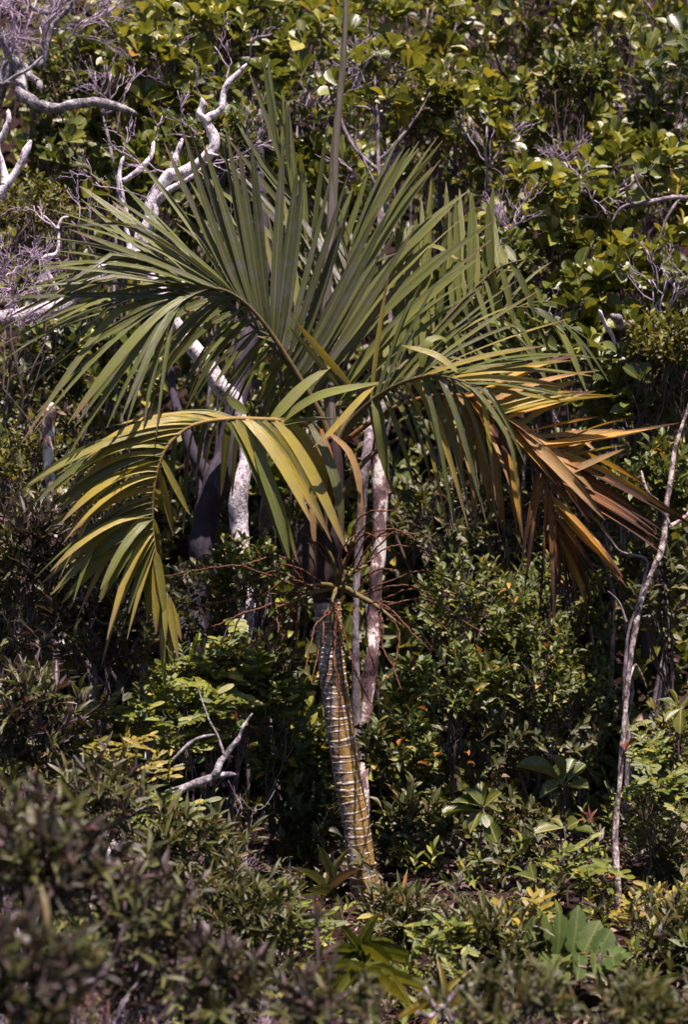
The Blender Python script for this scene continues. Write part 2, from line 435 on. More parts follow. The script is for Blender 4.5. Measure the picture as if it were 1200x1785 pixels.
class Leaves:
    """leaf placements of one plant, one shape and one material"""

    def __init__(self, owner, tpl, mat):
        self.owner, self.tpl, self.mat = owner, tpl, mat
        self.p, self.d, self.n, self.L, self.W = [], [], [], [], []

    def add(self, p, d, n, L, W):
        self.p.append(np.atleast_2d(p)); self.d.append(np.atleast_2d(d)); self.n.append(np.atleast_2d(n))
        self.L.append(np.atleast_1d(L)); self.W.append(np.atleast_1d(W))

    def done(self):
        self.p = np.concatenate(self.p); self.d = nrmz(np.concatenate(self.d)); n = np.concatenate(self.n)
        self.n = nrmz(n - self.d * np.sum(n * self.d, 1, keepdims=True))
        self.L = np.concatenate(self.L); self.W = np.concatenate(self.W)
        self.a = np.cross(self.d, self.n)
        return self

    def bulk_mesh(self, name, idx, org):
        T, F, UV = TPL[self.tpl]
        p, d, n, a, L, W = (x[idx] for x in (self.p, self.d, self.n, self.a, self.L, self.W))
        m, k = len(p), len(T)
        v = (p[:, None, :] + a[:, None, :] * (T[None, :, 0:1] * W[:, None, None]) + d[:, None, :] * (T[None, :, 1:2] * L[:, None, None])
             + n[:, None, :] * (T[None, :, 2:3] * (0.5 * L + 0.5 * W)[:, None, None])).reshape(-1, 3) - np.asarray(org)
        lt = np.array([len(f) for f in F])
        flat = np.concatenate([np.array(f) for f in F])
        loops = (flat[None, :] + (np.arange(m) * k)[:, None]).ravel()
        tot = np.tile(lt, m)
        start = np.concatenate([[0], np.cumsum(tot)[:-1]])
        me = bpy.data.meshes.new(name)
        me.vertices.add(m * k); me.vertices.foreach_set('co', v.ravel())
        me.loops.add(len(loops)); me.loops.foreach_set('vertex_index', loops.astype(np.int32))
        me.polygons.add(len(tot)); me.polygons.foreach_set('loop_start', start.astype(np.int32))
        me.polygons.foreach_set('use_smooth', np.ones(len(tot), bool))
        uvl = me.uv_layers.new(name='UVMap')
        uvl.data.foreach_set('uv', np.tile(UV[flat], (m, 1)).ravel().astype(np.float32))
        me.update(calc_edges=True)
        me.validate()
        me.materials.append(self.mat)
        return me


ALL_LEAVES = []
_tpl_mesh = {}


def tpl_mesh(tpl, mat):
    key = (tpl, mat.name)
    if key not in _tpl_mesh:
        T, F, UV = TPL[tpl]
        me = bpy.data.meshes.new('leaf')
        me.from_pydata(T.tolist(), [], F)
        me.polygons.foreach_set('use_smooth', [True] * len(F))
        uvl = me.uv_layers.new(name='UVMap')
        flat = np.concatenate([np.array(f) for f in F])
        uvl.data.foreach_set('uv', UV[flat].ravel().astype(np.float32))
        me.materials.append(mat)
        _tpl_mesh[key] = me
    return _tpl_mesh[key]


def frame_of(ax):
    ax = nrmz(ax)
    ref = np.where(np.abs(ax[:, 2:3]) < 0.9, np.array([[0, 0, 1.0]]), np.array([[1.0, 0, 0]]))
    u = nrmz(np.cross(ax, ref))
    return ax, u, np.cross(ax, u)


def rosettes(lv, c, ax, n, L, W, s0=0.35, s1=1.25, back=0.25, jit=0.2):
    """whorls of n leaves at the ends of twigs"""
    c = np.asarray(c, float); ax, u, v = frame_of(np.asarray(ax, float))
    m = len(c)
    ph = RNG.uniform(0, 6.28, m)
    psz = RNG.normal(1, 0.18, m).clip(0.6, 1.4)
    for i in range(n):
        f = i / max(n - 1, 1)
        keep = RNG.random(m) < 0.92
        th = s0 + (s1 - s0) * f + RNG.normal(0, jit, m)
        a = ph + i * 2.4 + RNG.normal(0, 0.25, m)
        rad = u * np.cos(a)[:, None] + v * np.sin(a)[:, None]
        d = ax * np.cos(th)[:, None] + rad * np.sin(th)[:, None]
        nn = ax * np.sin(th)[:, None] - rad * np.cos(th)[:, None] + RNG.normal(0, 0.22, (m, 3))
        sz = RNG.normal(1, 0.24, m).clip(0.5, 1.6) * (0.68 + 0.4 * f) * psz
        p = c - ax * (back * L * f)[..., None] if np.ndim(L) else c - ax * (back * L * f)
        lv.add(p[keep], d[keep], nn[keep], (L * sz)[keep], (W * sz * RNG.normal(1, 0.1, m))[keep])


def sprigs(lv, c, ax, n, tw, L, W, ang=0.95, planar=False, jit=0.2, sag=0.0):
    """leaves set along the last stretch (length tw) of a twig"""
    c = np.asarray(c, float); ax, u, v = frame_of(np.asarray(ax, float))
    m = len(c)
    ph = RNG.uniform(0, 6.28, m)
    for i in range(n):
        f = (i + 0.5) / n
        a = ph + (i * math.pi if planar else i * 2.4) + RNG.normal(0, 0.2, m)
        if planar:
            a = (i % 2) * math.pi + RNG.normal(0, 0.15, m)
        rad = u * np.cos(a)[:, None] + v * np.sin(a)[:, None]
        th = ang * (1.15 - 0.55 * f) + RNG.normal(0, jit, m)
        d = ax * np.cos(th)[:, None] + rad * np.sin(th)[:, None]
        d = d + np.array([0, 0, -sag])
        nn = (ax * np.sin(th)[:, None] - rad * np.cos(th)[:, None]) * (0.2 if planar else 1.0) + (np.array([0, -0.7, 0.8]) if planar else np.array([0, 0, 0.7])) + RNG.normal(0, 0.25, (m, 3))
        sz = RNG.normal(1, 0.17, m).clip(0.55, 1.5)
        keep = RNG.random(m) < 0.93
        p = c - ax * (tw * (1 - f))
        lv.add(p[keep], d[keep], nn[keep], (L * sz)[keep], (W * sz)[keep])


# ------------------------------------------------------------------ ground
def gz(x, y):
    x = np.asarray(x, float); y = np.asarray(y, float)
    s = np.maximum(0, y - 2.0)
    z = 0.60 * s ** 1.22
    z = z + 0.05 * np.sin(1.7 * x + 0.6) * np.cos(1.3 * y) + 0.03 * np.sin(4.1 * x + 2.0 * y)
    z = z + 0.12 * np.clip(-x - 0.3, 0, 2.5) * np.clip(-y / 3.0, 0, 1)
    z = z - 0.05 * np.clip(y, 0, 2) 
    return z


def G(px, Y):
    x = (px - 600) * K * (CAM_D + Y)
    return Vector((x, Y, float(gz(x, Y))))


def build_ground():
    xs = np.concatenate([np.linspace(-60, -6, 28)[:-1], np.linspace(-6, 6, 121), np.linspace(6, 60, 28)[1:]])
    ys = np.concatenate([np.linspace(-60, -7, 24)[:-1], np.linspace(-7, 9, 161), np.linspace(9, 45, 24)[1:]])
    X, Y = np.meshgrid(xs, ys)
    Z = gz(X, Y) + RNG.normal(0, 0.012, X.shape)
    v = np.stack([X.ravel(), Y.ravel(), Z.ravel()], 1)
    nx = len(xs)
    f = [(j * nx + i, j * nx + i + 1, (j + 1) * nx + i + 1, (j + 1) * nx + i) for j in range(len(ys) - 1) for i in range(nx - 1)]
    me = bpy.data.meshes.new('ground')
    me.from_pydata(v.tolist(), [], f)
    me.polygons.foreach_set('use_smooth', [True] * len(f))
    me.materials.append(M['soil'])
    o = bpy.data.objects.new('ground', me)
    COL.objects.link(o)
    o['kind'] = 'structure'


build_ground()

# ------------------------------------------------------------------ the palm
ORG = Vector((P(640, 1580)[0], 0.0, float(gz(P(640, 1580)[0], 0.0))))
palm = thing('palm_tree', 'small palm with pale-ringed ochre trunk and wide crown of green and orange fronds', 'palm', ORG)
UP = np.array([0.0, -0.55, 0.83])


def blade_mesh(curve, width, nhint, mat, org, fold=0.3, twist=0.0, rows=11, blunt=False):
    """one palm leaflet: a keeled blade along a curve, narrow base, long pointed tip"""
    c = np.asarray(curve, float)
    n = len(c)
    tan = nrmz(np.gradient(c, axis=0))
    nn = np.asarray(nhint, float)[None, :] - tan * (tan @ np.asarray(nhint, float))[:, None]
    nn = nrmz(nn)
    ac = np.cross(tan, nn)
    s = np.linspace(0, 1, n)
    tw = twist * s
    ac2 = ac * np.cos(tw)[:, None] + nn * np.sin(tw)[:, None]
    nn2 = np.cross(ac2, tan)
    prof = np.interp(s, [0, 0.06, 0.22, 0.5, 0.75, 0.9, 1.0], [0.42, 0.6, 0.95, 1.0, 0.78, 0.45, 0.10 if not blunt else 0.3]) * width * 0.5
    lf = c - ac2 * prof[:, None] + nn2 * (fold * prof)[:, None]
    rt = c + ac2 * prof[:, None] + nn2 * (fold * prof)[:, None]
    v = np.stack([lf, c, rt], 1).reshape(-1, 3) - np.asarray(org)
    f = []
    uv = []
    for i in range(n - 1):
        for j in range(2):
            f.append((3 * i + j, 3 * i + j + 1, 3 * i + j + 4, 3 * i + j + 3))
            uv += [(j * 0.5, s[i]), (j * 0.5 + 0.5, s[i]), (j * 0.5 + 0.5, s[i + 1]), (j * 0.5, s[i + 1])]
    me = bpy.data.meshes.new('leaflet')
    me.from_pydata(v.tolist(), [], f)
    me.polygons.foreach_set('use_smooth', [True] * len(f))
    me.uv_layers.new(name='UVMap').data.foreach_set('uv', np.array(uv, np.float32).ravel())
    me.materials.append(mat)
    return me


def frond(label, rach, r0, rows, rmat, extra=()):
    pts = spline([P(*q) for q in rach], 40)
    rad = np.interp(np.linspace(0, 1, 40), [0, 0.25, 1], [r0, r0 * 0.8, r0 * 0.22])
    fr = part('frond', MB().tube(pts, rad, 7).mesh('frond', rmat, ORG), palm)
    fr['label'] = label
    for row in rows:
        n, t0, t1, w = int(row['n'] * 1.38), row['t'][0], row['t'][1], row.get('w', 17) * 0.00203
        tips = lerp_list([tuple(P(*q)) for q in row['tips']], n)
        for i in range(n):
            u = i / max(n - 1, 1)
            t = t0 + (t1 - t0) * u
            b = pts[min(int(t * 39), 38)] * (1 - (t * 39) % 1) + pts[min(int(t * 39) + 1, 39)] * ((t * 39) % 1) if t < 1 else pts[39]
            jj = row.get('j', 0.036)
            tip = tips[i] + RNG.normal(0, jj, 3) * np.array([1, 1.6, 1])
            ln = np.linalg.norm(tip - b)
            tip = b + (tip - b) * (1 + RNG.normal(0, 0.05))
            bow = row.get('bow', 0.05) + RNG.normal(0, 0.025)
            s = np.linspace(0, 1, 11)[:, None]
            # arch: rises early, hangs at the end
            bend = 4 * s * (1 - s) * (1.15 - 0.3 * s)
            side = np.array([RNG.normal(0, 0.018), RNG.normal(0, 0.03), 1.0])
            c = b + (tip - b) * s + side * (ln * bow) * bend
            if RNG.random() < row.get('kink', 0.13):      # a kinked, hanging end
                kk = RNG.uniform(0.5, 0.85)
                c = c + np.clip(s - kk, 0, 1) * np.array([RNG.normal(0, .25), RNG.normal(-.1, .2), -RNG.uniform(.4, .9)]) * ln
            if RNG.random() < 0.04:
                continue
            nh = np.asarray(row.get('nh', UP), float) + RNG.normal(0, row.get('nj', 0.3), 3)
            mt = row['m'] if not isinstance(row['m'], (list, tuple)) else row['m'][int(RNG.integers(len(row['m'])))]
            part('leaflet', blade_mesh(c, w * RNG.normal(1, 0.17), nh, M[mt], ORG, row.get('fold', 0.3), RNG.normal(0, row.get('tw', 0.35))), fr)
    for pl, w, mt, nh in extra:
        c = spline([P(*q) for q in pl], 13)
        part('leaflet', blade_mesh(c, w * 0.0025, nh, M[mt], ORG, 0.22, 0.1, blunt=w > 20), fr)
    return fr


def build_palm():
    # trunk
    ctl = [(646, 1600), (640, 1560), (634, 1525), (628, 1490), (621, 1430), (611, 1380), (602, 1330), (591, 1255), (581, 1180), (575, 1110), (571, 1045), (570, 1010)]
    w = [58, 52, 48, 47, 48, 48, 49, 48, 47, 47, 47, 45]
    N = 90
    pts = spline([P(*q) for q in ctl], N)
    rad = lerp_list(w, N) * 0.0025 / 2
    trunk = part('trunk', MB().tube(pts, rad, 20, jitter=0.012).mesh('trunk', M['palm_trunk'], ORG), palm)
    # each leaf scar: a pale, slightly proud and slightly tilted ring
    seg = np.concatenate([[0], np.cumsum(np.linalg.norm(np.diff(pts, axis=0), axis=1))])
    s, k = 0.10, 0
    while s < seg[-1] - 0.06:
        c = np.array([np.interp(s, seg, pts[:, q]) for q in range(3)])
        c2 = np.array([np.interp(s + 0.02, seg, pts[:, q]) for q in range(3)])
        r = float(np.interp(s, seg, rad))
        ax = nrmz(c2 - c + np.array([RNG.normal(0.0012, 0.0012), RNG.normal(0, 0.001), 0]))
        _, u, v = frame_of(ax[None, :])
        th = np.linspace(0, 2 * math.pi, 21)[:-1]
        hb = RNG.uniform(0.0026, 0.0068)
        ring = []
        wob = np.tile(RNG.normal(0, 0.0012, 10), 2)
        for (dr, dz) in ((-0.003, -1.25), (0.0009, -0.8), (0.0016, 0.0), (0.0010, 0.8), (-0.003, 1.2)):
            ring.append(c + ax * (dz * hb + wob[:, None]) + (u * np.cos(th)[:, None] + v * np.sin(th)[:, None]) * (r + dr + wob[:, None] * 0.8))
        vv = np.concatenate(ring) - np.asarray(ORG)
        ff = [(a * 20 + j, a * 20 + (j + 1) % 20, (a + 1) * 20 + (j + 1) % 20, (a + 1) * 20 + j) for a in range(4) for j in range(20)]
        me = bpy.data.meshes.new('leaf_scar_ring')
        me.from_pydata(vv.tolist(), [], ff)
        me.polygons.foreach_set('use_smooth', [True] * len(ff))
        me.materials.append(M['ring'])
        part('leaf_scar_ring', me, trunk)
        s += float(np.interp(s / seg[-1], [0, 0.45, 0.8, 1], [0.047, 0.037, 0.026, 0.019])) * RNG.uniform(0.68, 1.35)
    # crownshaft with an old sheath bulging to the left
    ctl = [(571, 1048), (566, 1015), (562, 975), (567, 920), (574, 860), (579, 810), (582, 760)]
    cs = spline([P(*q) for q in ctl], 30)
    cw = lerp_list([47, 62, 72, 62, 52, 46, 38], 30) * 0.0025 / 2
    part('crownshaft', MB().tube(cs, cw, 16, jitter=0.015).mesh('crownshaft', M['crownshaft'], ORG), palm)
    mb = MB()
    mb.tube(spline([P(548, 1030, -.04), P(536, 985, -.06), P(540, 930, -.05), P(556, 880, -.02)], 12), lerp_list([14, 24, 20, 9], 12) * 0.0025, 10)
    part('leaf_sheath', mb.mesh('leaf_sheath', M['crownshaft'], ORG), palm)
    mb = MB()
    mb.tube(spline([P(586, 900, -.04), P(604, 850, -.08), P(640, 800, -.12), P(700, 760, -.16)], 14), lerp_list([7, 5.5, 4.5, 3], 14) * 0.0025, 8)
    part('old_petiole', mb.mesh('old_petiole', M['rachis'], ORG), palm)
    # spear leaf, still folded, very tall
    sp = spline([P(*q) for q in [(580, 780, .02), (571, 640, .02), (568, 520, .03), (578, 390, .04), (585, 250, .05), (598, 110, .06), (605, -30, .07)]], 30)
    part('spear_leaf', MB().tube(sp, lerp_list([11, 11, 11, 10.5, 9.5, 7.5, 6, 4], 30) * 0.0025, 6, jitter=0.02).mesh('spear_leaf', M['spear'], ORG), palm)

    B = (580, 785, 0)
    C = 'palm frond '
    # left front frond
    frond('green left palm frond arching forward with a fan of stiff leaflets',
          [B, (560, 725, -.02), (520, 655, -.06), (465, 570, -.13), (420, 522, -.19), (380, 503, -.23), (340, 508, -.28), (306, 532, -.31)], 0.017, [
        dict(n=17, t=(.24, .70), w=17, m='frond_olive', bow=-.01, nh=(0.25, -1, .35), nj=.22, tips=[(745, 440, .0), (700, 400, -.02), (655, 362, -.05), (622, 345, -.08), (580, 318, -.1), (522, 290, -.12), (484, 280, -.15), (428, 258, -.15), (388, 262, -.2), (345, 235, -.2), (298, 245, -.25)]),
        dict(n=13, t=(.66, .96), w=16, m=['frond_green', 'frond_olive'], bow=.05, tips=[(240, 285, -.25), (165, 320, -.3), (120, 350, -.35), (100, 358, -.4), (95, 420, -.4), (70, 455, -.45), (55, 465, -.5), (40, 520, -.5)]),
        dict(n=15, t=(.72, 1.0), w=15, m='frond_green', bow=.09, tips=[(60, 600, -.3), (5, 600, -.42), (25, 690, -.45), (60, 725, -.45), (105, 745, -.5), (190, 762, -.5), (150, 740, -.5), (215, 740, -.5), (270, 745, -.5)]),
        dict(n=16, t=(.26, .76), w=18, m=['frond_green', 'frond_olive'], bow=.10, tips=[(500, 770, .2), (450, 770, .22), (400, 750, .2), (345, 720, .15), (300, 700, .1), (235, 690, 0)]),
    ], M['rachis'])
    # left back frond
    frond('green palm frond behind the left front one',
          [B, (565, 735, .08), (505, 640, .3), (425, 555, .45), (340, 490, .55), (265, 440, .6)], 0.014, [
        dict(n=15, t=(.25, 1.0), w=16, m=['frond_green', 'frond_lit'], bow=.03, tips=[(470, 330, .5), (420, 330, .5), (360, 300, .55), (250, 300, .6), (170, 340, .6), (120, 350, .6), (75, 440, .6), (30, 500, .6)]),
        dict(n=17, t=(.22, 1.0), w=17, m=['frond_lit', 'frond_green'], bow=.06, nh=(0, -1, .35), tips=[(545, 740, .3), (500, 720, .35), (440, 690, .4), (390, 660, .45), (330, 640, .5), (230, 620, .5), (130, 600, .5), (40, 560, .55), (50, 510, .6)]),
    ], M['rachis'])
    # upright back frond
    frond('narrow upright palm frond behind the spear leaf',
          [(582, 785, .05), (575, 700, .15), (560, 560, .35), (538, 430, .45), (505, 330, .5), (485, 270, .55)], 0.011, [
        dict(n=10, t=(.35, 1.0), w=13, m=['frond_green', 'frond_olive'], bow=.0, nh=(.3, -1, .2), tips=[(330, 400, .5), (300, 385, .5), (365, 270, .5), (418, 250, .5), (425, 185, .55), (452, 110, .6)]),
        dict(n=9, t=(.35, 1.0), w=13, m=['frond_green', 'frond_lit'], bow=.0, nh=(-.3, -1, .2), tips=[(690, 300, .4), (640, 330, .45), (560, 270, .5), (520, 200, .5), (490, 150, .55), (460, 110, .6)]),
    ], M['rachis'])
    # centre right frond
    frond('green palm frond right of the spear leaf with leaflets raked to the right',
          [(584, 785, .02), (588, 715, .05), (588, 650, .12), (592, 580, .2), (600, 500, .28), (612, 430, .33)], 0.014, [
        dict(n=20, t=(.18, 1.0), w=17, m=['frond_green', 'frond_lit', 'frond_lit'], bow=.05, nh=(-.3, -.75, .6), tips=[(840, 520, -.05), (850, 440, .0), (840, 388, .05), (826, 368, .1), (800, 345, .15), (768, 288, .2), (748, 275, .25), (733, 253, .3), (705, 265, .35), (668, 310, .4)]),
        dict(n=9, t=(.3, 1.0), w=15, m='frond_olive', bow=.04, tips=[(430, 560, .35), (450, 480, .4), (490, 410, .45), (540, 330, .5), (575, 300, .5)]),
    ], M['rachis'])
    # right frond with upright leaflets
    frond('palm frond to the right with a comb of upright yellow-green leaflets',
          [(586, 785, .02), (610, 725, .06), (685, 655, .16), (760, 575, .26), (825, 505, .31), (872, 466, .32), (915, 452, .32)], 0.014, [
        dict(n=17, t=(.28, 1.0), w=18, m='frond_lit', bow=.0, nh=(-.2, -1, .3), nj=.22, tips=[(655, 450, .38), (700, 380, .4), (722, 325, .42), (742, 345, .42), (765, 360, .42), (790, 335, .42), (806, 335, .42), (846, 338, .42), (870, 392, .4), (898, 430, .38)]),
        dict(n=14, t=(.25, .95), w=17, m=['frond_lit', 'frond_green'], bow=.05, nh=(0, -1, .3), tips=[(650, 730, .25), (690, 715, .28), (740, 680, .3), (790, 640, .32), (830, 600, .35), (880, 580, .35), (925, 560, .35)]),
    ], M['rachis'])
    # far right frond
    frond('thin green palm frond at the back right reaching into the shrubs',
          [(588, 785, .05), (620, 735, .12), (725, 640, .3), (830, 560, .45), (915, 535, .5), (980, 565, .55)], 0.011, [
        dict(n=9, t=(.4, 1.0), w=12, m=['frond_green', 'frond_lit'], bow=.06, tips=[(800, 440, .5), (860, 420, .5), (905, 425, .5), (950, 480, .55), (1010, 560, .55), (1080, 650, .55)]),
        dict(n=10, t=(.35, 1.0), w=14, m=['frond_green', 'frond_lit'], bow=.12, tips=[(820, 690, .35), (860, 650, .4), (910, 680, .45), (960, 690, .5), (1000, 690, .55), (1060, 660, .55)]),
    ], M['rachis'])
    # right front frond, seen end on
    frond('palm frond on the front right with narrow leaflets hanging like ribbons',
          [(586, 785, -.02), (612, 735, -.08), (672, 682, -.26), (740, 656, -.42), (792, 660, -.52), (830, 676, -.56)], 0.014, [
        dict(n=19, t=(.35, 1.0), w=12, m=['frond_green', 'frond_yellowing', 'frond_lit'], bow=.05, j=.04, tips=[(690, 520, -.2), (760, 480, -.25), (850, 500, -.35), (905, 500, -.4), (930, 515, -.45), (960, 600, -.5), (1000, 632, -.55), (1012, 660, -.55), (1000, 690, -.55), (1010, 700, -.55)]),
        dict(n=15, t=(.32, 1.0), w=10, m=['frond_green', 'frond_green', 'frond_yellowing'], bow=.16, j=.03, nh=(0, -1, .2), tips=[(672, 810, -.2), (700, 860, -.25), (742, 780, -.35), (765, 880, -.4), (795, 960, -.45), (800, 930, -.5), (835, 870, -.5), (850, 800, -.55), (910, 850, -.6), (890, 760, -.6)]),
    ], M['rachis'], extra=[
        ([(612, 672, -.1), (560, 612, -.14), (514, 558, -.18)], 15, 'frond_yellowing', (-.7, -.8, .1)),
        ([(592, 675, -.12), (552, 624, -.16), (505, 570, -.2)], 13, 'frond_olive', (-.7, -.8, .1)),
        ([(650, 690, -.2), (658, 740, -.24), (668, 800, -.22), (690, 870, -.2)], 12, 'frond_green', (0, -1, .2)),
        ([(735, 640, -.4), (745, 600, -.4), (770, 590, -.38), (790, 615, -.36)], 18, 'frond_lit', (0, -.6, .8)),
        ([(800, 650, -.5), (760, 620, -.48), (700, 602, -.46)], 16, 'frond_yellowing', (0, -.6, .8)),
    ])
    # dying right frond
    frond('dying orange palm frond drooping on the right',
          [(586, 790, .0), (620, 755, -.05), (700, 705, -.12), (790, 688, -.2), (870, 718, -.28), (930, 790, -.31), (962, 870, -.31), (975, 930, -.3)], 0.013, [
        dict(n=15, t=(.46, .84), w=19, m=['frond_dry', 'frond_tan', 'frond_dry', 'frond_yellowing'], tw=.7, fold=.5, j=.035, kink=.05, bow=.03, tips=[(970, 640, -.25), (1010, 660, -.28), (1080, 695, -.3), (1020, 700, -.3), (1140, 742, -.32), (1090, 750, -.32), (1060, 790, -.32)]),
        dict(n=14, t=(.70, 1.0), w=20, m=['frond_dry', 'frond_dead', 'frond_tan', 'frond_dry', 'frond_dead'], tw=.7, fold=.5, j=.035, kink=.05, bow=.03, tips=[(1150, 850, -.35), (1165, 925, -.35), (1150, 940, -.33), (1100, 950, -.33), (1085, 1000, -.33), (1050, 1030, -.33), (1020, 1070, -.3)]),
        dict(n=9, t=(.42, .72), w=21, m=['frond_dry', 'frond_dry', 'frond_tan', 'frond_dead'], tw=.7, fold=.5, j=.035, kink=.05, bow=.06, tips=[(880, 800, -.3), (960, 860, -.36), (1020, 890, -.38), (1040, 910, -.38)]),
        dict(n=9, t=(.38, .62), w=15, m=['frond_tan', 'frond_tan', 'frond_dry'], tw=.7, fold=.5, j=.035, kink=.05, bow=.03, tips=[(790, 830, -.15), (830, 870, -.15), (870, 910, -.18), (890, 930, -.18), (905, 955, -.2)]),
        dict(n=12, t=(.78, 1.0), w=9, m='frond_dead', tw=.7, fold=.5, j=.035, kink=.05, bow=.08, nh=(0, -1, .1), tips=[(900, 960, -.28), (930, 1010, -.28), (938, 1060, -.28), (950, 1080, -.28), (970, 1060, -.28), (985, 1090, -.28), (1000, 1060, -.28), (1040, 1060, -.28)]),
    ], M['rachis_brown'])
    # yellowing left frond
    frond('yellowing left palm frond hanging in a hook shape',
          [(578, 790, .0), (552, 748, -.06), (505, 735, -.18), (450, 731, -.29), (390, 731, -.36), (330, 744, -.4), (287, 785, -.43), (268, 850, -.43), (266, 920, -.4), (276, 990, -.38), (292, 1040, -.36)], 0.014, [
        dict(n=24, t=(.38, .82), w=21, j=.04, m=['frond_yellowing', 'frond_lit', 'frond_yellowing', 'frond_green'], bow=.10, nh=(-.3, -.7, .7), tips=[(215, 760, -.35), (130, 800, -.4), (80, 820, -.43), (75, 850, -.45), (85, 880, -.45), (95, 935, -.48), (92, 960, -.48), (100, 1010, -.48), (90, 1055, -.48)]),
        dict(n=17, t=(.72, 1.0), w=19, j=.045, m=['frond_yellowing', 'frond_yellowing', 'frond_lit'], bow=.07, nh=(-.3, -.9, .4), tips=[(95, 1050, -.45), (150, 1040, -.42), (178, 1078, -.42), (215, 1060, -.4), (245, 1108, -.38), (262, 1100, -.38), (282, 1140, -.36), (312, 1112, -.34)]),
        dict(n=11, t=(.62, 1.0), w=13, m=['frond_yellowing', 'frond_olive'], bow=.02, nh=(.3, -1, .2), tips=[(335, 920, -.3), (300, 890, -.3), (280, 960, -.3), (230, 1000, -.3), (262, 1050, -.3), (300, 1110, -.3)]),
        dict(n=9, t=(.23, .40), w=24, m=['frond_yellowing', 'frond_green', 'frond_yellowing'], bow=.11, nh=(.1, -.9, .45), tips=[(603, 880, -.2), (592, 935, -.25), (575, 920, -.28), (548, 915, -.3), (545, 905, -.32), (515, 968, -.34), (500, 965, -.36)]),
        dict(n=7, t=(.30, .55), w=14, m=['frond_olive'], bow=.05, tips=[(430, 800, .0), (400, 850, -.05), (370, 830, -.1), (330, 900, -.2), (302, 880, -.25)]),
    ], M['rachis_yellow'], extra=[
        ([(488, 738, -.2), (520, 712, -.24), (560, 690, -.28), (612, 677, -.3), (660, 668, -.3)], 22, 'frond_lit', (-.2, -.75, .65)),
        ([(655, 669, -.3), (618, 708, -.33), (578, 752, -.35), (546, 780, -.36)], 14, 'frond_yellowing', (-.5, -.8, .3)),
        ([(470, 738, -.2), (500, 705, -.2), (535, 670, -.18), (575, 640, -.15)], 25, 'frond_lit', (-.4, -.8, .4)),
        ([(490, 742, -.22), (530, 733, -.24), (585, 730, -.24)], 18, 'frond_green', (0, -.5, .85)),
        ([(430, 720, -.3), (405, 700, -.32), (395, 690, -.33)], 16, 'frond_lit', (0, -1, .3)),
        ([(450, 735, -.32), (455, 800, -.36), (480, 880, -.38), (505, 975, -.38)], 20, 'frond_lit', (.1, -1, .3)),
        ([(540, 740, -.15), (568, 790, -.2), (590, 860, -.22), (598, 935, -.2)], 17, 'frond_olive', (.1, -1, .3)),
        ([(560, 748, -.1), (575, 800, -.16), (578, 870, -.18), (572, 950, -.18)], 13, 'frond_dead', (.1, -1, .3)),
        ([(575, 755, -.08), (610, 790, -.12), (628, 850, -.14), (632, 930, -.14)], 12, 'frond_tan', (.1, -1, .3)),
        ([(565, 760, -.1), (548, 830, -.16), (545, 900, -.18), (552, 985, -.18)], 12, 'frond_tan', (.1, -1, .3)),
    ])

    # inflorescence below the crownshaft
    I0 = P(587, 1024, -.085)
    mains = [((480, 1062, -.2), 6), ((640, 1050, -.2), 6.5), ((700, 1090, -.3), 5), ((566, 950, -.16), 5.5), ((610, 962, -.16), 5.5), ((640, 985, -.1), 5), ((578, 1090, -.22), 5.5), ((520, 1030, -.2), 4.5)]
    mb = MB()
    for (q, r) in mains:
        e = P(*q)
        mid = (I0 + e) / 2 + Vector((RNG.normal(0, .012), -.03, .022))
        mb.tube(spline([P(578, 1036, -.02), I0, mid, e], 14), lerp_list([6, 5.5, r * 0.75, 2.0], 14) * 0.0025, 7)
    infl = part('inflorescence', mb.mesh('inflorescence', M['peduncle'], ORG), palm)
    ends = [(310, 1072), (372, 1092), (400, 1120), (455, 1038), (430, 1148), (490, 1128), (505, 1170), (535, 1172), (545, 1196), (560, 1208), (590, 1240), (600, 1220), (652, 1232), (665, 1150), (700, 1205), (690, 1170), (728, 1168), (772, 1166), (745, 1132), (852, 1106), (812, 1036), (795, 1068), (772, 962), (745, 945), (692, 1002), (765, 938), (692, 888), (652, 908), (705, 930), (535, 945), (498, 978), (468, 986), (515, 925), (622, 925), (668, 948), (420, 1020), (560, 1130), (470, 1090), (625, 1180), (800, 1120)]
    ends += [(ex + RNG.normal(0, 45), ey + RNG.normal(0, 35)) for (ex, ey) in ends[::5]]
    for k, (ex, ey) in enumerate(ends):
        Ye = -.12 + RNG.uniform(-.38, .12)
        e = P(ex, ey, Ye)
        # leaves from the main branch that points most nearly the same way
        dirs = [(P(*q) - I0).normalized().dot((e - I0).normalized()) for q, _ in mains]
        mj = P(*mains[int(np.argmax(dirs))][0])
        f = RNG.uniform(0.25, 0.8)
        st = I0.lerp(mj, f)
        st += Vector((0, -.03, .015)) * (4 * f * (1 - f)) * 0.5
        ln = (e - st).length
        mid = st.lerp(e, 0.5) + Vector((RNG.normal(0, .07) * ln, RNG.normal(0, .05), ln * RNG.uniform(0.04, 0.24)))
        n = max(14, int(ln / 0.0075))
        cur = spline([st, mid, e], n)
        cur = cur + np.cumsum(RNG.normal(0, 0.0016, (n, 3)), axis=0)
        s = np.linspace(0, 1, n)
        rr = (0.0026 + 0.0020 * (np.arange(n) % 2)) * np.interp(s, [0, .8, 1], [1.1, 1.0, .55])
        part('rachilla', MB().tube(cur, rr, 5).mesh('rachilla', M['rachilla'], ORG), infl)


build_palm()

# ------------------------------------------------------------------ woody helpers


def limb(pts, radpx, n=None, sides=8, jit=0.06, seed=0):
    """pts: (px,py,Y); radpx: radii in photo pixels at that depth"""
    n = n or max(8, len(pts) * 6)
    c = spline([P(*q) if not isinstance(q, Vector) else q for q in pts], n)
    Y = c[:, 1]
    r = lerp_list(radpx, n) * K * (CAM_D + Y)
    return c, r


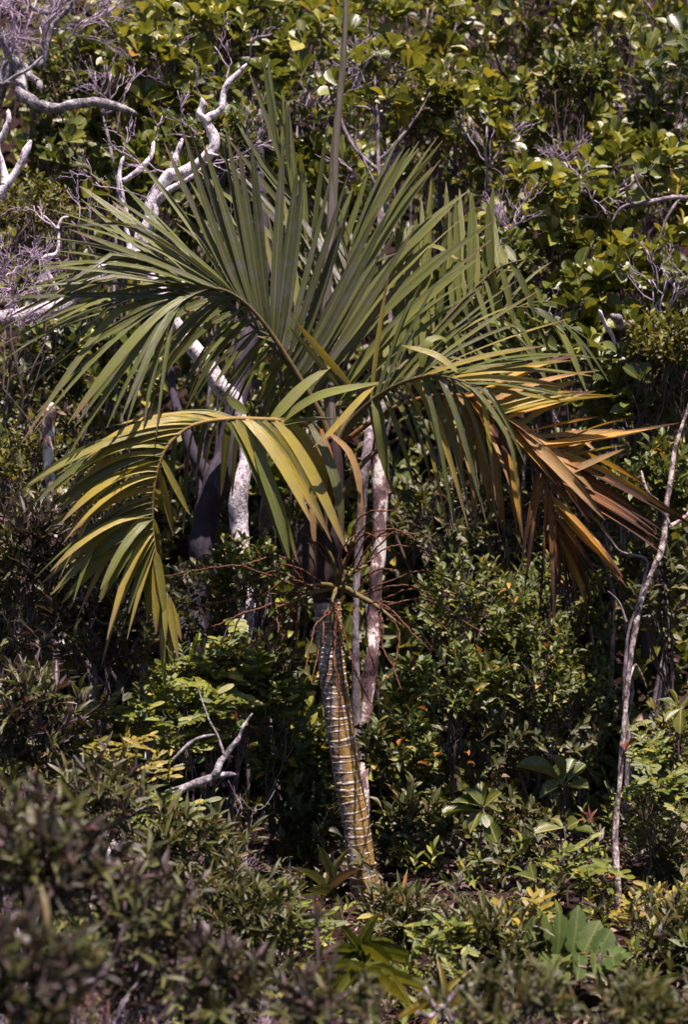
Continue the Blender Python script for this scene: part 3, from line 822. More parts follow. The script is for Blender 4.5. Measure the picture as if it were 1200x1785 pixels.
def wander(mb, a, b, r0, r1, n=8, amp=0.06, sides=5, rng=None):
    rng = rng or RNG
    a, b = np.asarray(a, float), np.asarray(b, float)
    ln = np.linalg.norm(b - a)
    s = np.linspace(0, 1, n)[:, None]
    off = np.cumsum(rng.normal(0, 1, (n, 3)), axis=0)
    off = off - off[0] - (off[-1] - off[0]) * s
    c = a + (b - a) * s + off * (amp * ln / math.sqrt(n))
    mb.tube(c, np.linspace(r0, r1, n), sides)
    return c


def bare_twigs(mb, st, d, ln, r, depth, rng=RNG, spread=0.6, kids=3):
    """a dead, leafless, much forked twig"""
    d = nrmz(np.asarray(d, float))
    e = np.asarray(st, float) + d * ln
    c = wander(mb, st, e, r, r * 0.55, 6 if depth else 5, 0.16, 4 if depth > 1 else 3, rng)
    if depth <= 0:
        return
    for k in range(kids):
        t = rng.uniform(0.35, 1.0)
        i = min(int(t * (len(c) - 1)), len(c) - 1)
        d2 = d + rng.normal(0, spread, 3)
        bare_twigs(mb, c[i], d2, ln * rng.uniform(0.55, 0.85), r * 0.6, depth - 1, rng, spread, kids)


PLANTS = []


def crown_points(c, rad, m, shell=0.55, lumps=5, front=0.45):
    """points through a lumpy crown, thinned on the far side"""
    c = np.asarray(c, float); rad = np.asarray(rad, float)
    lc = nrmz(RNG.normal(size=(lumps, 3)))
    out = []
    while len(out) < m:
        d = nrmz(RNG.normal(size=3))
        if d[1] > 0.25 and RNG.random() > front:
            continue
        if d[2] < -0.55 and RNG.random() > 0.5:
            continue
        lum = 0.78 + 0.32 * np.max((lc @ d).clip(0, 1) ** 3)
        r = RNG.uniform(shell, 1.0) ** 0.7 * lum
        out.append(c + d * rad * r)
    return np.array(out)


def skeleton(root, org, base, c, pts, axes, r0, bark, k=5, trunkpts=None, leafy=0.0, trunk_name='trunk', amp=0.07):
    """trunk, main branches (each a part with its own twigs) out to every leaf whorl"""
    if trunkpts is None:
        mb = MB()
        top = np.asarray(c) - np.array([0, 0, 0.1])
        tr = wander(mb, np.asarray(base) - np.array([0, 0, 0.05]), top, r0, r0 * 0.45, 12, amp, 7)
        part(trunk_name, mb.mesh(trunk_name, M[bark], org), root)
    else:
        tr = trunkpts
    k = min(k, len(pts))
    seeds = pts[RNG.choice(len(pts), k, replace=False)]
    for _ in range(3):
        lab = np.argmin(((pts[:, None, :] - seeds[None]) ** 2).sum(-1), 1)
        seeds = np.array([pts[lab == i].mean(0) if np.any(lab == i) else seeds[i] for i in range(k)])
    for i in range(k):
        mine = np.where(lab == i)[0]
        if not len(mine):
            continue
        mb = MB()
        st = tr[int(len(tr) * RNG.uniform(0.55, 0.95)) - 1]
        end = seeds[i] * 0.9 + np.asarray(c) * 0.1
        lc = wander(mb, st, end, r0 * 0.5, r0 * 0.2, 9, 0.14, 5)
        for j in mine:
            p = pts[j] - axes[j] * leafy
            q = lc[int(RNG.uniform(0.35, 1.0) * 8)]
            wander(mb, q, p, r0 * 0.2, max(r0 * 0.09, 0.0016), 6, 0.16, 3)
            if leafy:
                mb.tube(spline([p, pts[j]], 3), [max(r0 * 0.09, 0.0016), 0.001, 0.0008], 3)
        part('branch', mb.mesh('branch', M[bark if r0 > 0.012 else 'twig'], org), root)


def shrub(name, label, cat, px, py, Y, rx, rz, kind, m, group, leaf=None, bark='bark', r0=None, base=None, trunkpts=None, ry=None, front=0.45, mat=None, shell=0.5, k=5, extra=None, root=None, org=None):
    """crown centred on the photo point (px,py) at depth Y with radii rx,rz in photo pixels"""
    c = P(px, py, Y)
    s = K * (CAM_D + Y)
    rad = np.array([rx * s, (ry or (rx + rz) * 0.5) * s, rz * s])
    if base is None:
        bx = c.x + RNG.normal(0, 0.12)
        by = Y + rad[1] * 0.3
        base = Vector((bx, by, float(gz(bx, by))))
    org = org or Vector(base)
    root = root or thing(name, label, cat, org, group)
    pts = crown_points(c, rad, m, shell, front=front)
    ax = nrmz((pts - np.asarray(c)) / rad * 0.7 + np.array([0.1, -0.25, 0.75]) + RNG.normal(0, 0.3, pts.shape))
    L = leaf or {'big': 0.105, 'small': 0.052, 'sprig': 0.06, 'narrow': 0.085, 'pinnate': 0.20}[kind]
    W = {'big': 0.52, 'small': 0.46, 'sprig': 0.42, 'narrow': 0.19, 'pinnate': 0.3}[kind] * L
    r0 = r0 or max(0.012, 0.03 * float(rad.mean()) + 0.006)
    rec = dict(root=root, org=org, lv=[])
    leafy = 0.0
    if kind == 'big':
        a, b = Leaves(rec, 'obovate', M[mat or 'big']), Leaves(rec, 'obovate_curl', M[mat or 'big'])
        h = RNG.random(m) < 0.6
        rosettes(a, pts[h], ax[h], 8, L, W)
        rosettes(b, pts[~h], ax[~h], 8, L, W)
        rec['lv'] += [a, b]
    elif kind in ('small', 'sprig'):
        leafy = L * 2.4
        a, b = Leaves(rec, 'ellip', M[mat or 'small']), Leaves(rec, 'ellip_curl', M[mat or 'small'])
        h = RNG.random(m) < 0.6
        for q, hh in ((a, h), (b, ~h)):
            sprigs(q, pts[hh], ax[hh], 9, leafy, L, W)
        rec['lv'] += [a, b]
    elif kind == 'narrow':
        leafy = L * 1.6
        a, b = Leaves(rec, 'lance', M[mat or 'dull']), Leaves(rec, 'lance_curl', M['dull_green' if mat == 'dull' else mat])
        h = RNG.random(m) < 0.6
        for q, hh in ((a, h), (b, ~h)):
            sprigs(q, pts[hh], ax[hh], 10, leafy, L, W, 0.8)
        rec['lv'] += [a, b]
    elif kind == 'pinnate':
        leafy = L
        ax = nrmz(ax * np.array([1.2, 1, 0.45]) + RNG.normal(0, 0.25, ax.shape))
        a = Leaves(rec, 'oblong', M[mat or 'pinnate'])
        sprigs(a, pts, ax, 14, leafy, L * 0.30, L * 0.115, 1.15, True, 0.1)
        rec['lv'] += [a]
    for q in rec['lv']:
        q.done()
    skeleton(root, org, base, c, pts, ax, r0, bark, k, trunkpts, leafy)
    PLANTS.append(rec)
    return root


def wood(name, label, cat, base, bark, limbs, group=None):
    """a bare tree or branch: limbs = list of (part name, pts, radii, sides)"""
    root = thing(name, label, cat, base, group)
    res = []
    for pn, pts, rd, *mm in limbs:
        c, r = limb(pts, rd)
        rr = np.random.default_rng(len(pts) * 7 + int(abs(pts[0][0])))
        n = len(c)
        kn = max(4, n // 3)
        c = c + lerp_list(rr.normal(0, 0.30, (kn, 3)), n) * r[:, None]
        r = r * (1 + lerp_list(rr.normal(0, 0.12, kn), n))
        r[-1] *= 0.35
        me = MB().tube(c, r, 10, jitter=0.045, seed=int(abs(pts[0][1]))).mesh(pn, M[mm[0] if mm else bark], base)
        part(pn, me, root)
        res.append(c)
    return root, res


# ------------------------------------------------------------------ trunks
# leaning dead tree behind the left fronds
b = G(425, 1.3)
dt, _ = wood('dead_tree', 'leaning bleached dead tree with pale bare limbs behind the left fronds', 'dead tree', b, 'bark_white', [
    ('trunk', [(432, 1170, 1.3), (430, 1075, 1.3), (420, 990, 1.3), (418, 900, 1.3), (428, 820, 1.3), (430, 760, 1.3), (400, 700, 1.25), (350, 625, 1.2), (312, 572, 1.2), (270, 505, 1.2), (240, 452, 1.2)], [15, 15, 15, 17, 15, 14, 15, 16, 13, 12]),
    ('limb', [(250, 470, 1.2), (215, 448, 1.2), (170, 480, 1.15), (110, 528, 1.1), (50, 548, 1.1), (-30, 562, 1.05), (-110, 600, 1.05)], [12, 13, 13, 14, 14, 15, 14]),
    ('limb', [(235, 455, 1.2), (262, 385, 1.2), (266, 348, 1.2), (300, 308, 1.2), (340, 290, 1.2), (372, 250, 1.2), (362, 205, 1.2), (385, 190, 1.2), (395, 150, 1.2), (430, 110, 1.2)], [12, 13, 12, 10, 12, 10, 8, 6, 6, 3]),
    ('branch', [(300, 308, 1.2), (305, 280, 1.18), (318, 240, 1.18)], [6, 5, 3]),
    ('branch', [(362, 215, 1.2), (350, 200, 1.18), (353, 172, 1.18)], [7, 6, 4]),
    ('branch', [(225, 452, 1.2), (212, 330, 1.2), (208, 300, 1.2), (215, 270, 1.2)], [6, 5.5, 5, 3.5]),
    ('branch', [(212, 318, 1.2), (240, 298, 1.2), (262, 275, 1.22), (268, 245, 1.25)], [5, 5, 4, 3]),
    ('branch', [(110, 525, 1.1), (75, 455, 1.05), (100, 440, 1.05), (98, 400, 1.05), (75, 375, 1.0)], [5, 4, 4, 3, 2]),
    ('branch', [(100, 400, 1.05), (108, 382, 1.05), (120, 378, 1.05)], [3, 2.5, 1.5]),
    ('branch', [(340, 290, 1.2), (360, 270, 1.15), (382, 272, 1.1)], [6, 4, 2]),
    ('branch', [(266, 352, 1.2), (300, 330, 1.15), (345, 300, 1.1), (356, 285, 1.1)], [7, 6, 4, 2]),
])
rt = np.random.default_rng(5)
for (x, y, Y, dx, dz, L) in [(430, 112, 1.2, .4, 1, .12), (395, 150, 1.2, -.3, 1, .14), (353, 175, 1.18, -.2, 1, .1), (318, 242, 1.18, .1, 1, .1), (215, 272, 1.2, .1, 1, .1), (268, 248, 1.25, .3, 1, .1), (300, 310, 1.2, -1, .2, .16), (265, 350, 1.2, -1, .3, .2), (120, 520, 1.1, -.3, 1, .16), (60, 545, 1.1, .1, 1, .18), (180, 470, 1.15, -.5, .8, .2), (345, 290, 1.2, .9, .2, .18), (100, 400, 1.05, -.7, .7, .12)]:
    mb = MB()
    bare_twigs(mb, P(x, y, Y), (dx, rt.normal(-.2, .3), dz), L * 1.5, 0.0048, 3, rt, .42, 2)
    part('twig', mb.mesh('twig', M['twig_grey'], b), dt)
# grey dead tree whose limbs enter from the upper left
b = G(-150, 1.9)
gt, _ = wood('dead_tree', 'grey lichen-crusted dead tree entering at the upper left with a mass of fine twigs', 'dead tree', b, 'bark_lichen', [
    ('trunk', [(-150, 1150, 1.9), (-140, 800, 1.9), (-120, 520, 1.9), (-60, 330, 1.9), (-10, 180, 1.9), (28, 90, 1.9)], [26, 24, 22, 18, 15, 12]),
    ('limb', [(10, 60, 1.9), (30, 110, 1.85), (40, 150, 1.8), (45, 172, 1.8), (75, 186, 1.8), (120, 182, 1.8), (165, 180, 1.8), (205, 186, 1.85), (240, 200, 1.9)], [9, 10, 10, 12, 10, 9, 8.5, 7, 3]),
    ('limb', [(28, 100, 1.9), (50, 125, 1.85), (70, 155, 1.75)], [7, 7, 5]),
    ('limb', [(70, 120, 1.9), (85, 60, 1.9), (92, 0, 1.9), (95, -40, 1.9)], [7, 6, 5, 4]),
    ('branch', [(88, 45, 1.9), (110, 25, 1.9), (135, -10, 1.9)], [5, 4.5, 4]),
    ('branch', [(88, 25, 1.9), (60, 15, 1.9), (45, 5, 1.9)], [5, 4, 3]),
    ('branch', [(-10, 180, 1.9), (10, 145, 1.8), (50, 120, 1.75), (75, 97, 1.75)], [5, 4, 3, 2]),
    ('branch', [(-40, 150, 1.9), (5, 146, 1.8), (35, 142, 1.8)], [6, 5, 4]),
])
tw = MB()
rt = np.random.default_rng(3)
for (x, y, dx, dz) in [(10, 120, -.2, 1), (20, 90, .1, 1), (40, 60, .3, 1), (0, 60, 0, 1), (75, 60, .5, .9), (95, 20, .6, .9), (110, 80, .7, .6), (90, 30, .9, .5), (0, 150, .2, .9), (30, 130, -.3, 1), (50, 30, -.1, 1), (130, 50, .8, .4), (60, 110, .1, 1)]:
    bare_twigs(tw, P(x, y, 1.85), (dx, rt.normal(-.2, .3), dz), 0.22, 0.0075, 4, rt, 0.5, 3)
part('twigs', tw.mesh('twigs', M['twig_grey'], b), gt, 'stuff')
# broken white stub at the left edge
b = G(-90, 1.0)
wood('dead_stub', 'broken forked white stub at the left edge above a yellowish shrub', 'dead wood', b, 'bark_white', [
    ('trunk', [(-95, 1130, 1.0), (-90, 800, 1.0), (-70, 520, 1.0), (-40, 400, 1.0), (0, 338, 1.0), (25, 305, 1.0), (45, 270, 1.0), (58, 245, 1.0)], [20, 19, 18, 17, 15, 11, 8, 7]),
    ('branch', [(10, 325, 1.0), (3, 285, 1.0), (-3, 250, 1.0), (12, 222, 1.0), (14, 190, 1.0)], [9, 6, 5, 5, 3]),
])
# bare grey twig thicket at the left
b = G(20, 0.9)
root = thing('bare_bush', 'leafless grey twig bush at the left edge under the pale limb', 'bush', b)
mb = MB()
wander(mb, b, P(10, 560, .9), .008, .005, 9, .08, 6)
part('stem', mb.mesh('stem', M['twig'], b), root)
for k in range(16):
    mb = MB()
    bare_twigs(mb, P(rt.uniform(-10, 60), rt.uniform(480, 590), .9), (rt.normal(.15, .5), rt.normal(-.2, .4), rt.uniform(.2, 1)), 0.17, 0.0045, 3, rt, 0.6, 3)
    part('branch', mb.mesh('branch', M['twig_grey'], b), root)
# stems standing behind the palm
b = G(628, 1.6)
mt, mtc = wood('mottled_tree', 'slim tree with pink, white and grey mottled bark just behind the palm', 'tree', b, 'bark_mottled', [
    ('trunk', [(626, 1500, 1.6), (632, 1400, 1.6), (634, 1345, 1.6), (638, 1280, 1.6), (645, 1200, 1.6), (652, 1100, 1.6), (658, 1000, 1.6), (663, 900, 1.6), (662, 800, 1.6), (668, 680, 1.6), (672, 560, 1.62)], [12, 11.5, 11, 11, 12, 12.5, 13, 13, 13.5, 12.5, 11]),
    ('limb', [(670, 600, 1.62), (672, 540, 1.62), (664, 400, 1.65), (660, 250, 1.75), (655, 130, 1.8)], [11, 9, 6, 4.5, 2.5], 'bark'),
    ('branch', [(662, 300, 1.72), (620, 260, 1.72), (590, 200, 1.75), (570, 140, 1.35)], [3.5, 3, 2.2, 1.5], 'bark'),
    ('branch', [(661, 280, 1.74), (700, 240, 1.75), (735, 190, 1.75), (750, 160, 1.75)], [3.5, 3, 2.2, 1.5], 'bark'),
    ('branch', [(664, 340, 1.68), (640, 290, 1.68), (615, 240, 1.68)], [3, 2.2, 1.5], 'bark'),
])
b = G(622, 1.35)
wood('grey_sapling', 'thin grey sapling stem close beside the mottled trunk', 'sapling', b, 'bark', [
    ('trunk', [(624, 1480, 1.35), (622, 1300, 1.35), (622, 1180, 1.35), (618, 1060, 1.35), (622, 980, 1.35), (632, 880, 1.35), (640, 790, 1.35), (652, 660, 1.8), (640, 500, 1.0), (600, 380, 1.1)], [8, 8, 8.5, 8, 9, 10, 10, 9, 7, 4]),
])
b = G(330, 1.5)
dk, dkc = wood('dark_tree', 'thick dark purple trunk in deep shade left of the palm', 'tree', b, 'bark_dark', [
    ('trunk', [(325, 1180, 1.5), (340, 1060, 1.5), (355, 960, 1.5), (375, 870, 1.5), (400, 770, 1.5), (425, 660, 1.55), (445, 540, 1.65), (455, 400, 1.8), (450, 280, 1.95), (455, 180, 2.1)], [26, 24, 23, 23, 21, 17, 14, 11, 8, 5]),
    ('limb', [(380, 860, 1.5), (330, 770, 1.5), (300, 690, 1.55), (290, 600, 1.6)], [12, 10, 8, 5]),
])
b = G(95, .9)
wood('broken_stem', 'short broken pinkish stem standing at the left behind the yellowing frond', 'stem', b, 'bark_mottled', [
    ('trunk', [(98, 1180, .9), (98, 1000, .9), (95, 890, .9), (82, 820, .9), (84, 760, .9), (90, 700, .9)], [10, 9, 8, 9, 9, 9]),
])
b = G(250, .3)
wood('twin_stem', 'pair of thin grey stems under the tip of the yellowing frond', 'stem', b, 'bark', [
    ('stem', [(258, 1330, .3), (256, 1200, .3), (252, 1130, .3), (248, 1080, .3)], [5, 4.5, 4, 3]),
    ('stem', [(248, 1320, .32), (246, 1190, .32), (240, 1110, .32), (243, 1060, .32)], [4, 4, 3.5, 2.5]),
])
# slender speckled tree at the right
b = G(1075, -.2)
st, stc = wood('slender_tree', 'slender tree with speckled bark leaning right at the right edge', 'tree', b, 'bark_speckle', [
    ('trunk', [(1076, 1640, -.2), (1075, 1580, -.2), (1074, 1480, -.2), (1078, 1380, -.2), (1088, 1270, -.2), (1098, 1160, -.2), (1112, 1080, -.2), (1132, 1010, -.2), (1155, 955, -.2), (1165, 915, -.2), (1168, 860, -.2), (1176, 790, -.18), (1190, 745, -.15), (1230, 600, -.1), (1245, 420, 0), (1262, 300, .1)], [6.4, 5.6, 5.2, 4.9, 4.8, 4.8, 5.2, 5.5, 6, 4.2, 2.8, 2.8, 2.6, 2.6, 2.2, 1.6]),
    ('branch', [(1165, 915, -.2), (1150, 880, -.22), (1130, 858, -.24), (1118, 820, -.2)], [4.5, 4, 3, 2]),
    ('branch', [(1095, 1190, -.2), (1110, 1160, -.1), (1130, 1200, .0)], [2.5, 2, 1.2]),
    ('branch', [(1165, 918, -.2), (1190, 905, -.15), (1215, 880, -.1)], [3.5, 3, 2]),
])
b = G(1092, .5)
wood('thin_stem', 'thin dead forked stem leaning behind the slender speckled tree', 'stem', b, 'bark', [
    ('stem', [(1095, 1420, .5), (1092, 1240, .5), (1094, 1120, .5), (1110, 1060, .5), (1124, 1010, .5)], [5, 4.5, 4.5, 3, 2]),
    ('branch', [(1093, 1085, .5), (1080, 1050, .5), (1060, 1030, .5)], [3, 2, 1]),
    ('branch', [(1108, 1065, .5), (1128, 980, .5), (1080, 960, .45), (1050, 920, .4)], [3, 2.5, 2.5, 2]),
])
# fallen branch, lower left
b = G(190, -.5)
wood('fallen_branch', 'forked grey fallen branch propped in the low plants at lower left', 'dead branch', b, 'bark_lichen', [
    ('limb', [(150, 1640, -.75), (185, 1500, -.6), (240, 1412, -.45), (290, 1388, -.4), (340, 1368, -.38), (385, 1352, -.36), (412, 1350, -.35)], [8, 8, 8, 8.5, 8, 7, 4]),
    ('branch', [(370, 1355, -.37), (392, 1320, -.36), (412, 1290, -.35), (424, 1265, -.35), (440, 1243, -.35)], [7, 5.5, 5, 4, 2]),
    ('branch', [(392, 1318, -.36), (378, 1280, -.34), (362, 1250, -.34), (345, 1200, -.34)], [2.5, 2, 1.6, 1]),
    ('branch', [(300, 1325, -.36), (340, 1290, -.36), (375, 1280, -.36)], [2.5, 3, 2]),
])
b = G(110, -3.0)
wood('fallen_branch', 'blurred pale curved stick across the bottom left corner', 'dead branch', b, 'bark', [
    ('limb', [(40, 1810, -2.9), (110, 1750, -2.9), (170, 1705, -2.9), (195, 1675, -2.9), (215, 1620, -2.9), (218, 1570, -2.9)], [7, 7, 7, 6, 3.5, 2]),
])
b = G(430, -1.0)
root = thing('gnarled_root', 'blurred gnarled grey dead twig on the ground right of the strap-leaved plant', 'dead branch', G(790, -2.2))
mb = MB()
for q, r in [([(740, 1720, -2.2), (765, 1760, -2.2), (800, 1725, -2.2), (830, 1715, -2.2), (860, 1700, -2.15)], [4, 4, 5, 4, 2]), ([(728, 1765, -2.25), (750, 1772, -2.2), (772, 1755, -2.2), (790, 1780, -2.2)], [4, 5, 5, 3])]:
    c, r = limb(q, r)
    mb.tube(c, r, 7, jitter=.06)
part('limb', mb.mesh('limb', M['bark'], root.location), root)

# ------------------------------------------------------------------ shrubs and trees behind
GR = 'leathery-leaved trees on the slope'
TREES = [
    # px, py, Y, rx, rz, m, mat, leaf, label
    (690, 60, 3.6, 150, 120, 92, 'big', 0.106, 'leathery-leaved tree at the top centre, right of the spear leaf tip'),
    (880, 50, 4.2, 150, 110, 99, 'big', 0.106, 'yellow-green leathery tree at the top between centre and right'),
    (1080, 60, 4.0, 150, 120, 99, 'big', 0.106, 'leathery-leaved tree in the upper right corner'),
    (1185, 190, 3.1, 100, 130, 69, 'big_green', 0.106, 'dark green leathery tree cut by the right edge below the top corner'),
    (790, 230, 3.0, 140, 110, 99, 'big', 0.106, 'large-leaved tree with yellow-green whorls above the upright palm leaflets'),
    (960, 210, 3.3, 140, 110, 99, 'big', 0.106, 'large-leaved tree around the bare grey twigs on the right'),
    (1100, 330, 2.7, 120, 120, 85, 'big', 0.118, 'large-leaved tree at the right edge over the dark bent branch'),
    (940, 380, 2.5, 130, 110, 91, 'big', 0.118, 'broad-leaved shrub with the biggest round leaves, right of the palm crown'),
    (1070, 520, 2.2, 130, 120, 88, 'big', 0.118, 'broad-leaved shrub at mid right above the orange frond'),
    (1130, 680, 1.7, 110, 120, 81, 'big_green', 0.118, 'glossy grey-green leaved shrub right of the orange frond tips'),
    (960, 590, 1.9, 110, 90, 57, 'big_green', 0.118, 'shaded leathery shrub behind the thin back palm frond'),
    (560, 330, 2.4, 100, 120, 62, 'big', 0.118, 'large yellow-green leaved shrub behind the base of the spear leaf'),
    (560, 120, 3.2, 100, 110, 69, 'big', 0.106, 'leathery tree left of the spear leaf near the top'),
    (430, 70, 3.4, 120, 110, 84, 'big_green', 0.106, 'dark leafy tree at the top left of centre'),
    (240, 150, 2.6, 130, 105, 93, 'big', 0.118, 'rounded tree with rosettes of green leaves over the grey lichen limb'),
    (340, 90, 3.0, 110, 110, 80, 'big', 0.106, 'leafy tree behind the top of the bleached dead tree'),
    (290, 310, 2.3, 120, 90, 62, 'big_green', 0.118, 'shaded leafy shrub in the fork of the bleached dead tree'),
    (130, 290, 2.6, 110, 80, 57, 'big_green', 0.118, 'dark leafy shrub under the grey lichen limb at left'),
    (480, 860, 1.6, 70, 50, 12, 'seed', .16, 'large bright yellow-green leaved shrub glimpsed left of the palm crownshaft'),
    (1200, 480, 2.0, 80, 120, 48, 'big', 0.118, 'large-leaved shrub cut by the right edge at mid height'),
    (820, 520, 2.6, 120, 90, 57, 'big_green', 0.118, 'dim leathery shrub directly behind the upright palm leaflets'),
    (430, 450, 2.6, 120, 110, 59, 'big_green', 0.118, 'dim leathery shrub directly behind the left palm fronds'),
    (150, 640, 2.2, 140, 120, 57, 'big_green', 0.118, 'shaded leafy shrub behind the drooping left palm leaflets'),
]
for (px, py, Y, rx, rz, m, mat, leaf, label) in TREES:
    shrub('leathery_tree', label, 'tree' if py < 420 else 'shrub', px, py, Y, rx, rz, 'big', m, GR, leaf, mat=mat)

# crowns carried by the trunks already standing
shrub('', '', '', 655, 170, 1.95, 120, 90, 'big', 34, None, .095, mat='big', root=mt, org=mt.location.copy(), trunkpts=mtc[1][-12:], base=mt.location)
shrub('', '', '', 460, 200, 2.2, 120, 100, 'big', 36, None, .095, mat='big_green', root=dk, org=dk.location.copy(), trunkpts=dkc[0][-12:], base=dk.location)
shrub('', '', '', 1262, 330, .1, 70, 90, 'big', 22, None, .08, mat='big', root=st, org=st.location.copy(), trunkpts=stc[0][-10:], base=st.location)

GS = 'small-leaved shrubs of the understorey'
SMALL = [
    (60, 350, 1.6, 90, 55, 60, 'small_yellow', .04, 'bright yellow-green small-leaved shrub at the left edge under the white stub'),
    (40, 790, 1.0, 90, 60, 60, 'small_yellow', .045, 'yellowish small-leaved shrub at the left edge beside the broken stem'),
    (840, 1060, 1.5, 140, 100, 150, 'small', .05, 'dense small-leaved shrub right of the rusty flower branches'),
    (960, 1040, 1.9, 130, 110, 130, 'small', .05, 'small-leaved shrub behind the hanging brown leaflet tips'),
    (780, 1190, 1.1, 120, 80, 80, 'small', .062, 'shrub with narrow bright leaves right of the mottled trunk'),
    (900, 1160, 1.4, 130, 90, 110, 'small', .05, 'small-leaved shrub with scattered yellow leaves, lower right of centre'),
    (1000, 1190, 1.7, 110, 90, 80, 'small', .05, 'dim small-leaved shrub left of the slender speckled trunk'),
    (1150, 1010, 1.3, 100, 110, 60, 'dull_green', .07, 'dark shrub behind the fork of the slender speckled tree'),
    (1150, 830, 1.3, 100, 90, 70, 'small', .07, 'shrub with dull oval leaves below the orange frond tips at right'),
    (1180, 1290, .4, 70, 90, 70, 'small_yellow', .045, 'yellow-green small-leaved shrub at the right edge beyond the slender trunk'),
    (700, 1290, .9, 90, 80, 60, 'small', .06, 'shrub with orange fallen leaves caught in it, right of the ringed trunk'),
    (820, 1300, 1.3, 120, 80, 50, 'dull_green', .06, 'dark shrub in the shade behind the two broad-leaved seedlings'),
    (960, 1290, 1.6, 130, 90, 50, 'dull_green', .06, 'deeply shaded shrub above the larger seedling'),
    (520, 1310, .5, 90, 90, 70, 'small', .075, 'shrub with drooping dull leaves left of the ringed trunk'),
    (430, 980, 1.0, 80, 60, 50, 'small', .06, 'glossy green shrub left of the rusty flower branches'),
    (540, 1420, .4, 80, 90, 50, 'dull_green', .08, 'shaded shrub left of the foot of the ringed trunk'),
    (730, 1450, .5, 90, 90, 50, 'dull_green', .075, 'shaded shrub with spread leaves right of the foot of the ringed trunk'),
    (900, 1450, .9, 110, 70, 50, 'dull_green', .065, 'dark shrub between the smaller seedling and the slender trunk'),
    (330, 1050, 1.1, 100, 80, 60, 'dull_green', .06, 'dark shrub below the thick dark trunk'),
    (760, 900, 1.9, 110, 100, 60, 'dull_green', .06, 'dark shrub seen between the ribbons of the right front frond'),
    (880, 900, 2.2, 120, 110, 60, 'dull_green', .06, 'dark shrub behind the orange frond'),
    (1010, 900, 2.0, 120, 110, 60, 'dull_green', .06, 'dark shrub behind the brown hanging leaflets'),
    (520, 760, 2.2, 130, 110, 50, 'dull_green', .07, 'dark shrub in the gap under the palm crown'),
    (200, 880, 1.8, 130, 120, 70, 'dull_green', .06, 'dark shrub behind the yellowing frond'),
    (1180, 1480, .1, 80, 90, 50, 'dull_green', .055, 'dim shrub at the right edge beside the foot of the slender trunk'),
    (740, 165, 2.7, 80, 60, 70, 'small_yellow', .06, 'fine-leaved yellowish shrub among the broad leaves right of the spear leaf'),
    (1010, 120, 3.0, 90, 60, 80, 'small', .065, 'fine-leaved shrub among the broad leaves near the upper right corner'),
    (880, 440, 1.9, 70, 50, 50, 'small', .06, 'fine-leaved shrub at the right end of the upright palm leaflets'),
    (1165, 590, 1.4, 70, 60, 60, 'small_yellow', .055, 'fine-leaved yellow-green shrub at the right edge beside the pale stub'),
    (400, 230, 1.9, 70, 60, 60, 'small', .055, 'fine-leaved shrub right of the top of the bleached dead tree'),
    (90, 110, 2.5, 90, 70, 70, 'small', .06, 'fine-leaved shrub behind the grey twigs in the upper left corner'),
    (60, 700, 2.0, 110, 120, 60, 'dull_green', .06, 'dark shrub at the left edge below the pale limb'),
]
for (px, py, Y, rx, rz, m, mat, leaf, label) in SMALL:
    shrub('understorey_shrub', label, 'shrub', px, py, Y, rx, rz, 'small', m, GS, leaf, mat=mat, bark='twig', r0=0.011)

GN = 'narrow-leaved purplish shrubs'
NARROW = [
    (50, 960, .2, 110, 110, 76, 'dull', 0.094, 'purplish narrow-leaved shrub at the left edge beside the yellowing frond'),
    (150, 1090, .1, 130, 80, 68, 'dull', 0.094, 'purplish narrow-leaved shrub below the tip of the yellowing frond'),
    (60, 1230, -.5, 120, 110, 68, 'dull', 0.094, 'dim narrow-leaved shrub at the left edge at the height of the ringed trunk'),
    (430, 1160, .3, 90, 60, 51, 'dull', 0.088, 'brownish narrow-leaved shrub left of the ringed trunk'),
    (70, 1480, -3.10, 130, 130, 48, 'dull', 0.070, 'blurred purplish narrow-leaved shrub in front at the left edge'),
    (240, 1590, -2.80, 120, 110, 48, 'dull', 0.066, 'blurred narrow-leaved shrub in front left of the bottom centre'),
    (60, 1690, -3.60, 140, 110, 48, 'dull', 0.066, 'blurred dark narrow-leaved shrub in the bottom left corner'),
    (380, 1700, -2.90, 110, 90, 44, 'dull', 0.062, 'blurred narrow-leaved shrub left of the strap-leaved plant at the bottom'),
    (560, 1740, -3.10, 110, 70, 31, 'dull', 0.058, 'blurred low shrub under the strap-leaved plant at the bottom centre'),
    (900, 1730, -2.80, 130, 60, 48, 'dull_green', 0.053, 'blurred low shrub at the bottom right of centre'),
    (1110, 1760, -2.80, 110, 60, 48, 'dull_green', 0.053, 'blurred low shrub in the bottom right corner'),
    (330, 1480, -1.0, 110, 90, 42, 'dull_green', 0.094, 'narrow-leaved shrub below the forked fallen branch'),
    (170, 1390, -1.2, 110, 90, 42, 'dull', 0.094, 'narrow-leaved shrub left of the forked fallen branch'),
    (430, 1570, -1.3, 110, 70, 51, 'dull_green', 0.081, 'low narrow-leaved shrub left of the palm foot'),
    (860, 1620, -1.2, 110, 60, 51, 'dull_green', 0.075, 'low narrow-leaved shrub left of the lobed fern'),
    (700, 1590, -.7, 90, 50, 42, 'dull_green', 0.075, 'low shrub right of the palm foot'),
    (250, 1690, -2.40, 110, 90, 73, 'dull', 0.053, 'blurred shrub with pinkish twigs behind the curved stick'),
    (1180, 1620, -1.0, 90, 70, 42, 'dull_green', 0.075, 'low shrub at the right edge beside the lobed fern'),
]
for (px, py, Y, rx, rz, m, mat, leaf, label) in NARROW:
    shrub('narrow_leaved_shrub', label, 'shrub', px, py, Y, rx, rz, 'narrow', m, GN, leaf, mat=mat, bark='stem_red' if mat == 'dull' else 'twig', r0=0.008, k=6)

